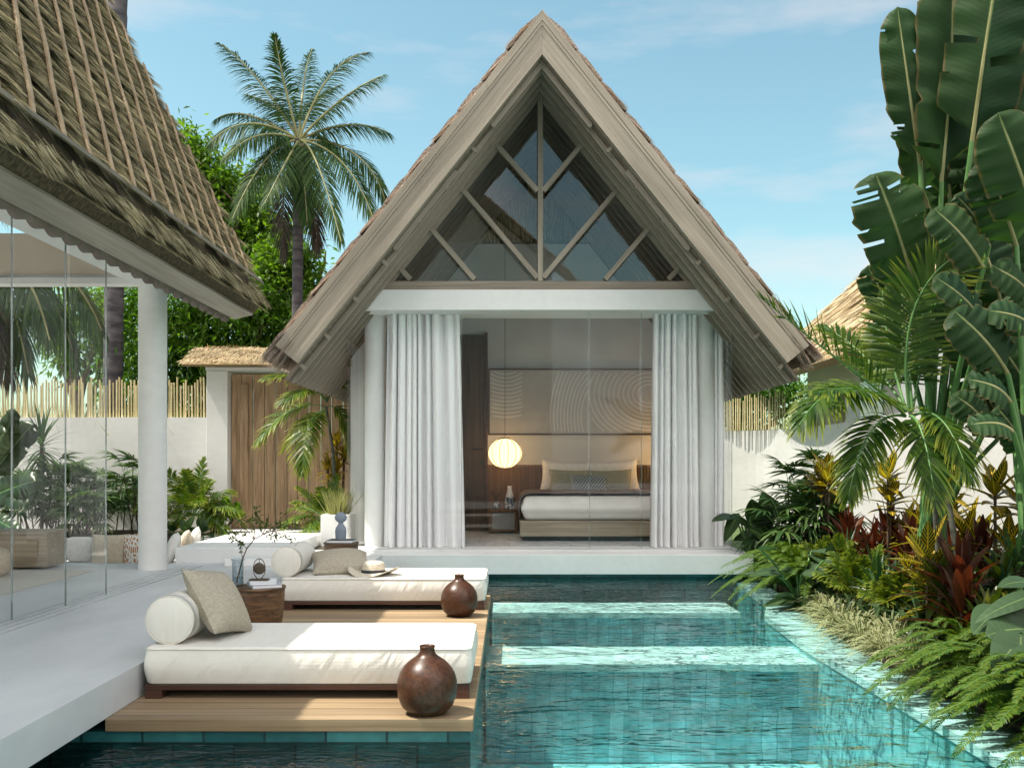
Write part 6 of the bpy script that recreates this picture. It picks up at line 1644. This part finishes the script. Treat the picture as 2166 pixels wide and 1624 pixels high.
# big dark leaves beside the pavilion
def big_leaf_plant(name, loc, label, mat, leaves, seed, cat='plant'):
    t = thing(name, label, cat, loc, place=True)
    st = MB()
    for i, (pb, pt, w_, fc) in enumerate(leaves):
        pb, pt = np.array(pb), np.array(pt)
        k = 16; tq = np.linspace(0, 1, k); ax = pt-pb; Ln = np.linalg.norm(ax); tn = ax/Ln
        f = nrm(np.array(fc, float) - tn*np.dot(fc, tn)); s = np.cross(tn, f)
        wv = w_/2*np.clip(np.sin(np.pi*tq**0.62), 0.0, 1)**0.75
        c = pb + ax*tq[:, None] + np.array((0,0,-1.0))*(0.18*Ln*tq**2)[:, None]
        cols = [c + s*(wv*q)[:, None] + f*(wv*abs(q)*0.22 - wv*q*q*0.18)[:, None] for q in (-1,-.6,-.25,0,.25,.6,1)]
        V = np.stack(cols, 1)
        MB().grid(V).build('leaf', M[mat], t)
        st.tube(bez(loc, (np.array(loc)*0.5 + pb*0.5) + np.array((0,0,0.12)), pb, 8), 0.012, 6, caps=False)
    st.build('stalk', M['stem'], t)
    return t
def rnd_leaves(cx, cy, d, n, rx, ry, ln, w_, seed):
    r = np.random.default_rng(seed); out_ = []
    for k in range(n):
        px, py = cx + r.normal(0, rx*0.5), cy + r.normal(0, ry*0.5); dd = d + r.normal(0, .25)
        b = np.array(P(px, py, dd)); a = r.uniform(0, 6.28)
        dr = nrm(np.array((math.cos(a), -0.55 + 0.5*math.sin(a), r.uniform(-.4, .55))))
        out_.append((b, b + dr*ln*r.uniform(.75, 1.2), w_*r.uniform(.8, 1.15), (r.normal(0,.3), -0.5, 1.0)))
    return out_
b1 = P(1590, 1160, 13.4)
lv = [(P(1632,1095,13.2), P(1612,1028,13.2), 0.30, (0.2,-1,0.2)), (P(1600,1110,13.2), P(1590,1040,13.0), 0.26, (-0.4,-1,0.3))] + rnd_leaves(1590, 1125, 13.3, 20, 70, 60, 0.42, 0.24, 5)
big_leaf_plant('philodendron', (b1.x, 13.4, BZ), 'dark glossy philodendron in the corner between pavilion and curved wall', 'dark_leaf', lv, 1)
b1 = P(1690, 1250, 10.6)
big_leaf_plant('philodendron', (b1.x, 10.6, BZ), 'grey green broad leaved philodendron beside the slab corner', 'grey_leaf', rnd_leaves(1690, 1215, 10.7, 22, 90, 75, 0.40, 0.17, 8), 2)
b1 = P(2150, 1450, 6.0)
lv = [(P(2120,1285,6.1), P(2058,1320,5.9), 0.22, (-0.2,-0.6,1)), (P(2200,1255,6.0), P(2062,1288,5.9), 0.15, (0,-.5,1)), (P(2170,1330,5.9), P(2085,1325,5.8), 0.30, (-.2,-.8,.8)), (P(2160,1350,5.8), P(2100,1405,5.6), 0.24, (-.4,-.9,.3)),
      (P(2165,1360,5.8), P(2110,1440,5.6), 0.22, (-.5,-.9,.2)), (P(2160,1340,5.8), P(2155,1450,5.6), 0.34, (0,-1,.3)), (P(2180,1230,6.2), P(2110,1225,6.1), 0.14, (0,-.5,1)), (P(2190,1290,6.0), P(2150,1380,5.8), 0.34, (.1,-1,.4))]
big_leaf_plant('philodendron', (b1.x, 6.1, BZ), 'big split leaved philodendron at the right edge above the ferns', 'grey_leaf', lv, 3)
b1 = P(1640, 1300, 11.2)
big_leaf_plant('taro', (b1.x, 11.2, BZ), 'low broad leaved taro drooping over the water by the slab', 'grey_leaf', rnd_leaves(1700, 1280, 10.6, 8, 40, 18, 0.36, 0.18, 12), 4)
# dark undergrowth filling the bed
und = MB(); r_ = np.random.default_rng(77); k = 5200
yy = r_.uniform(5.6, 14.5, k); xx = 3.25 + r_.uniform(0.0, 1, k)**1.1*2.6 + np.where(yy > 10.6, 0.25, 0)
V, F, uv = blades(np.stack([xx, yy, BZ + r_.uniform(0, 0.55, k)*np.clip((xx-3.1)/1.2, .15, 1)], -1), nrm(r_.normal(0, .8, (k,3)) + np.array((-.2,-.2,.75))), r_.normal(0, .5, (k,3)) + np.array((0,0,1.0)), r_.uniform(.14, .34, k), r_.uniform(.03, .08, k), .3, 3, prof_lance, .25, True)
und.add(V, F, uv, 0)
tag(und.build('undergrowth', M['dark_leaf']), kind='stuff')
# ferns
def fern(loc, n, Ln, seed, label, group=None, bias=(-0.4,-0.25), wl=0.0125):
    t = thing('fern', label, 'fern', loc, 0, group)
    r = np.random.default_rng(seed); mb = MB()
    for k in range(n):
        a = k*2.399; e = R(80 - 70*k/n + r.normal(0, 6)); l_ = Ln*r.uniform(.8, 1.15)
        d = np.array((math.cos(a)*math.cos(e)+bias[0]*.5, math.sin(a)*math.cos(e)+bias[1]*.5, math.sin(e)))
        p0 = np.array((math.cos(a)*.04, math.sin(a)*.04, 0)); p1 = p0 + d*l_*.6; p2 = p0 + d*l_*1.0 + np.array((bias[0]*.2, bias[1]*.2, -.62*l_))
        frond(mb, p0, p1, p2, nl=62, Ll=0.080, wl=wl, up=(0,0,1), a0=82, a1=45, droop=0.12, lift=0.1, start=0.12, rr=0.004, seed=seed*40+k, ns=2, endl=0.25, jit=0.10)
    mb.build('foliage', [M['fern'], M['stem']], t)
    return t
for i, (x, y, ln, lb) in enumerate(((3.22,6.75,0.62,'bright fern tucked behind the end of the striped grass'),(3.30,6.15,0.72,'large bright fern spilling over the pool edge at the right'),(3.20,5.62,0.66,'bright fern spilling into the water, cut by the right edge'),(3.55,6.5,0.6,'bright fern under the big split leaf'),(3.45,5.25,0.62,'bright fern in the lower right corner'))):
    fern((x, y, BZ+0.16), 50, ln, 900+i, lb, 'bright ferns at the right pool edge')
for i, (x, y, ln, lb) in enumerate(((3.40,11.6,0.75,'light fern hanging to the water just right of the slab'),(3.55,12.3,0.75,'light fern partly behind the slab corner'),(3.30,10.9,0.6,'light fern between the slab and the striped grass'))):
    fern((x, y, BZ+0.22), 40, ln, 920+i, lb, 'light ferns beside the pavilion slab')
# striped grass along the edge of the pool
mb = MB(); r_ = np.random.default_rng(61); k = 110
an = r_.uniform(0, 6.28, k); e = np.radians(r_.uniform(25, 85, k)); q = r_.uniform(0, .09, k)
V, F, uv = blades(np.stack([q*np.cos(an), q*np.sin(an), np.zeros(k)], -1), np.stack([np.cos(an)*np.cos(e), np.sin(an)*np.cos(e), np.sin(e)], -1), np.stack([-np.cos(an)*np.sin(e), -np.sin(an)*np.sin(e), np.cos(e)], -1), r_.uniform(.18, .38, k), r_.uniform(.011,.018,k), .6, 4, prof_grass, .2, True)
mb.add(V, F, uv, 0)
g0 = mb.build('striped_grass', M['varieg']); 
GL = dict(label='cream striped grass clump in the row edging the pool', group='striped grass clumps edging the pool')
n_ = 0
for row, (off, y0, y1, st_) in enumerate(((0.13, 6.5, 10.4, 0.20), (0.33, 6.6, 10.3, 0.22), (0.55, 6.7, 10.1, 0.25))):
    y = y0 + row*0.05
    while y < y1:
        xe = np.interp(y, [5.2,6.6,8.4,9.9,10.6], [3.0,2.95,2.96,3.09,3.3])
        o = g0 if n_ == 0 else g0.copy()
        if n_: C.objects.link(o)
        o.location = (xe + off + random.uniform(-.04,.04), y, BZ + 0.008); o.rotation_euler = (0, 0, random.uniform(0, 6)); f = random.uniform(.95, 1.5); o.scale = (f, f, f)
        tag(o, GL['label'], 'grass clump', GL['group'], 'thing'); n_ += 1; y += st_*random.uniform(.85, 1.15)

for o in list(bpy.data.objects):
    if '_w' in o: del o['_w']
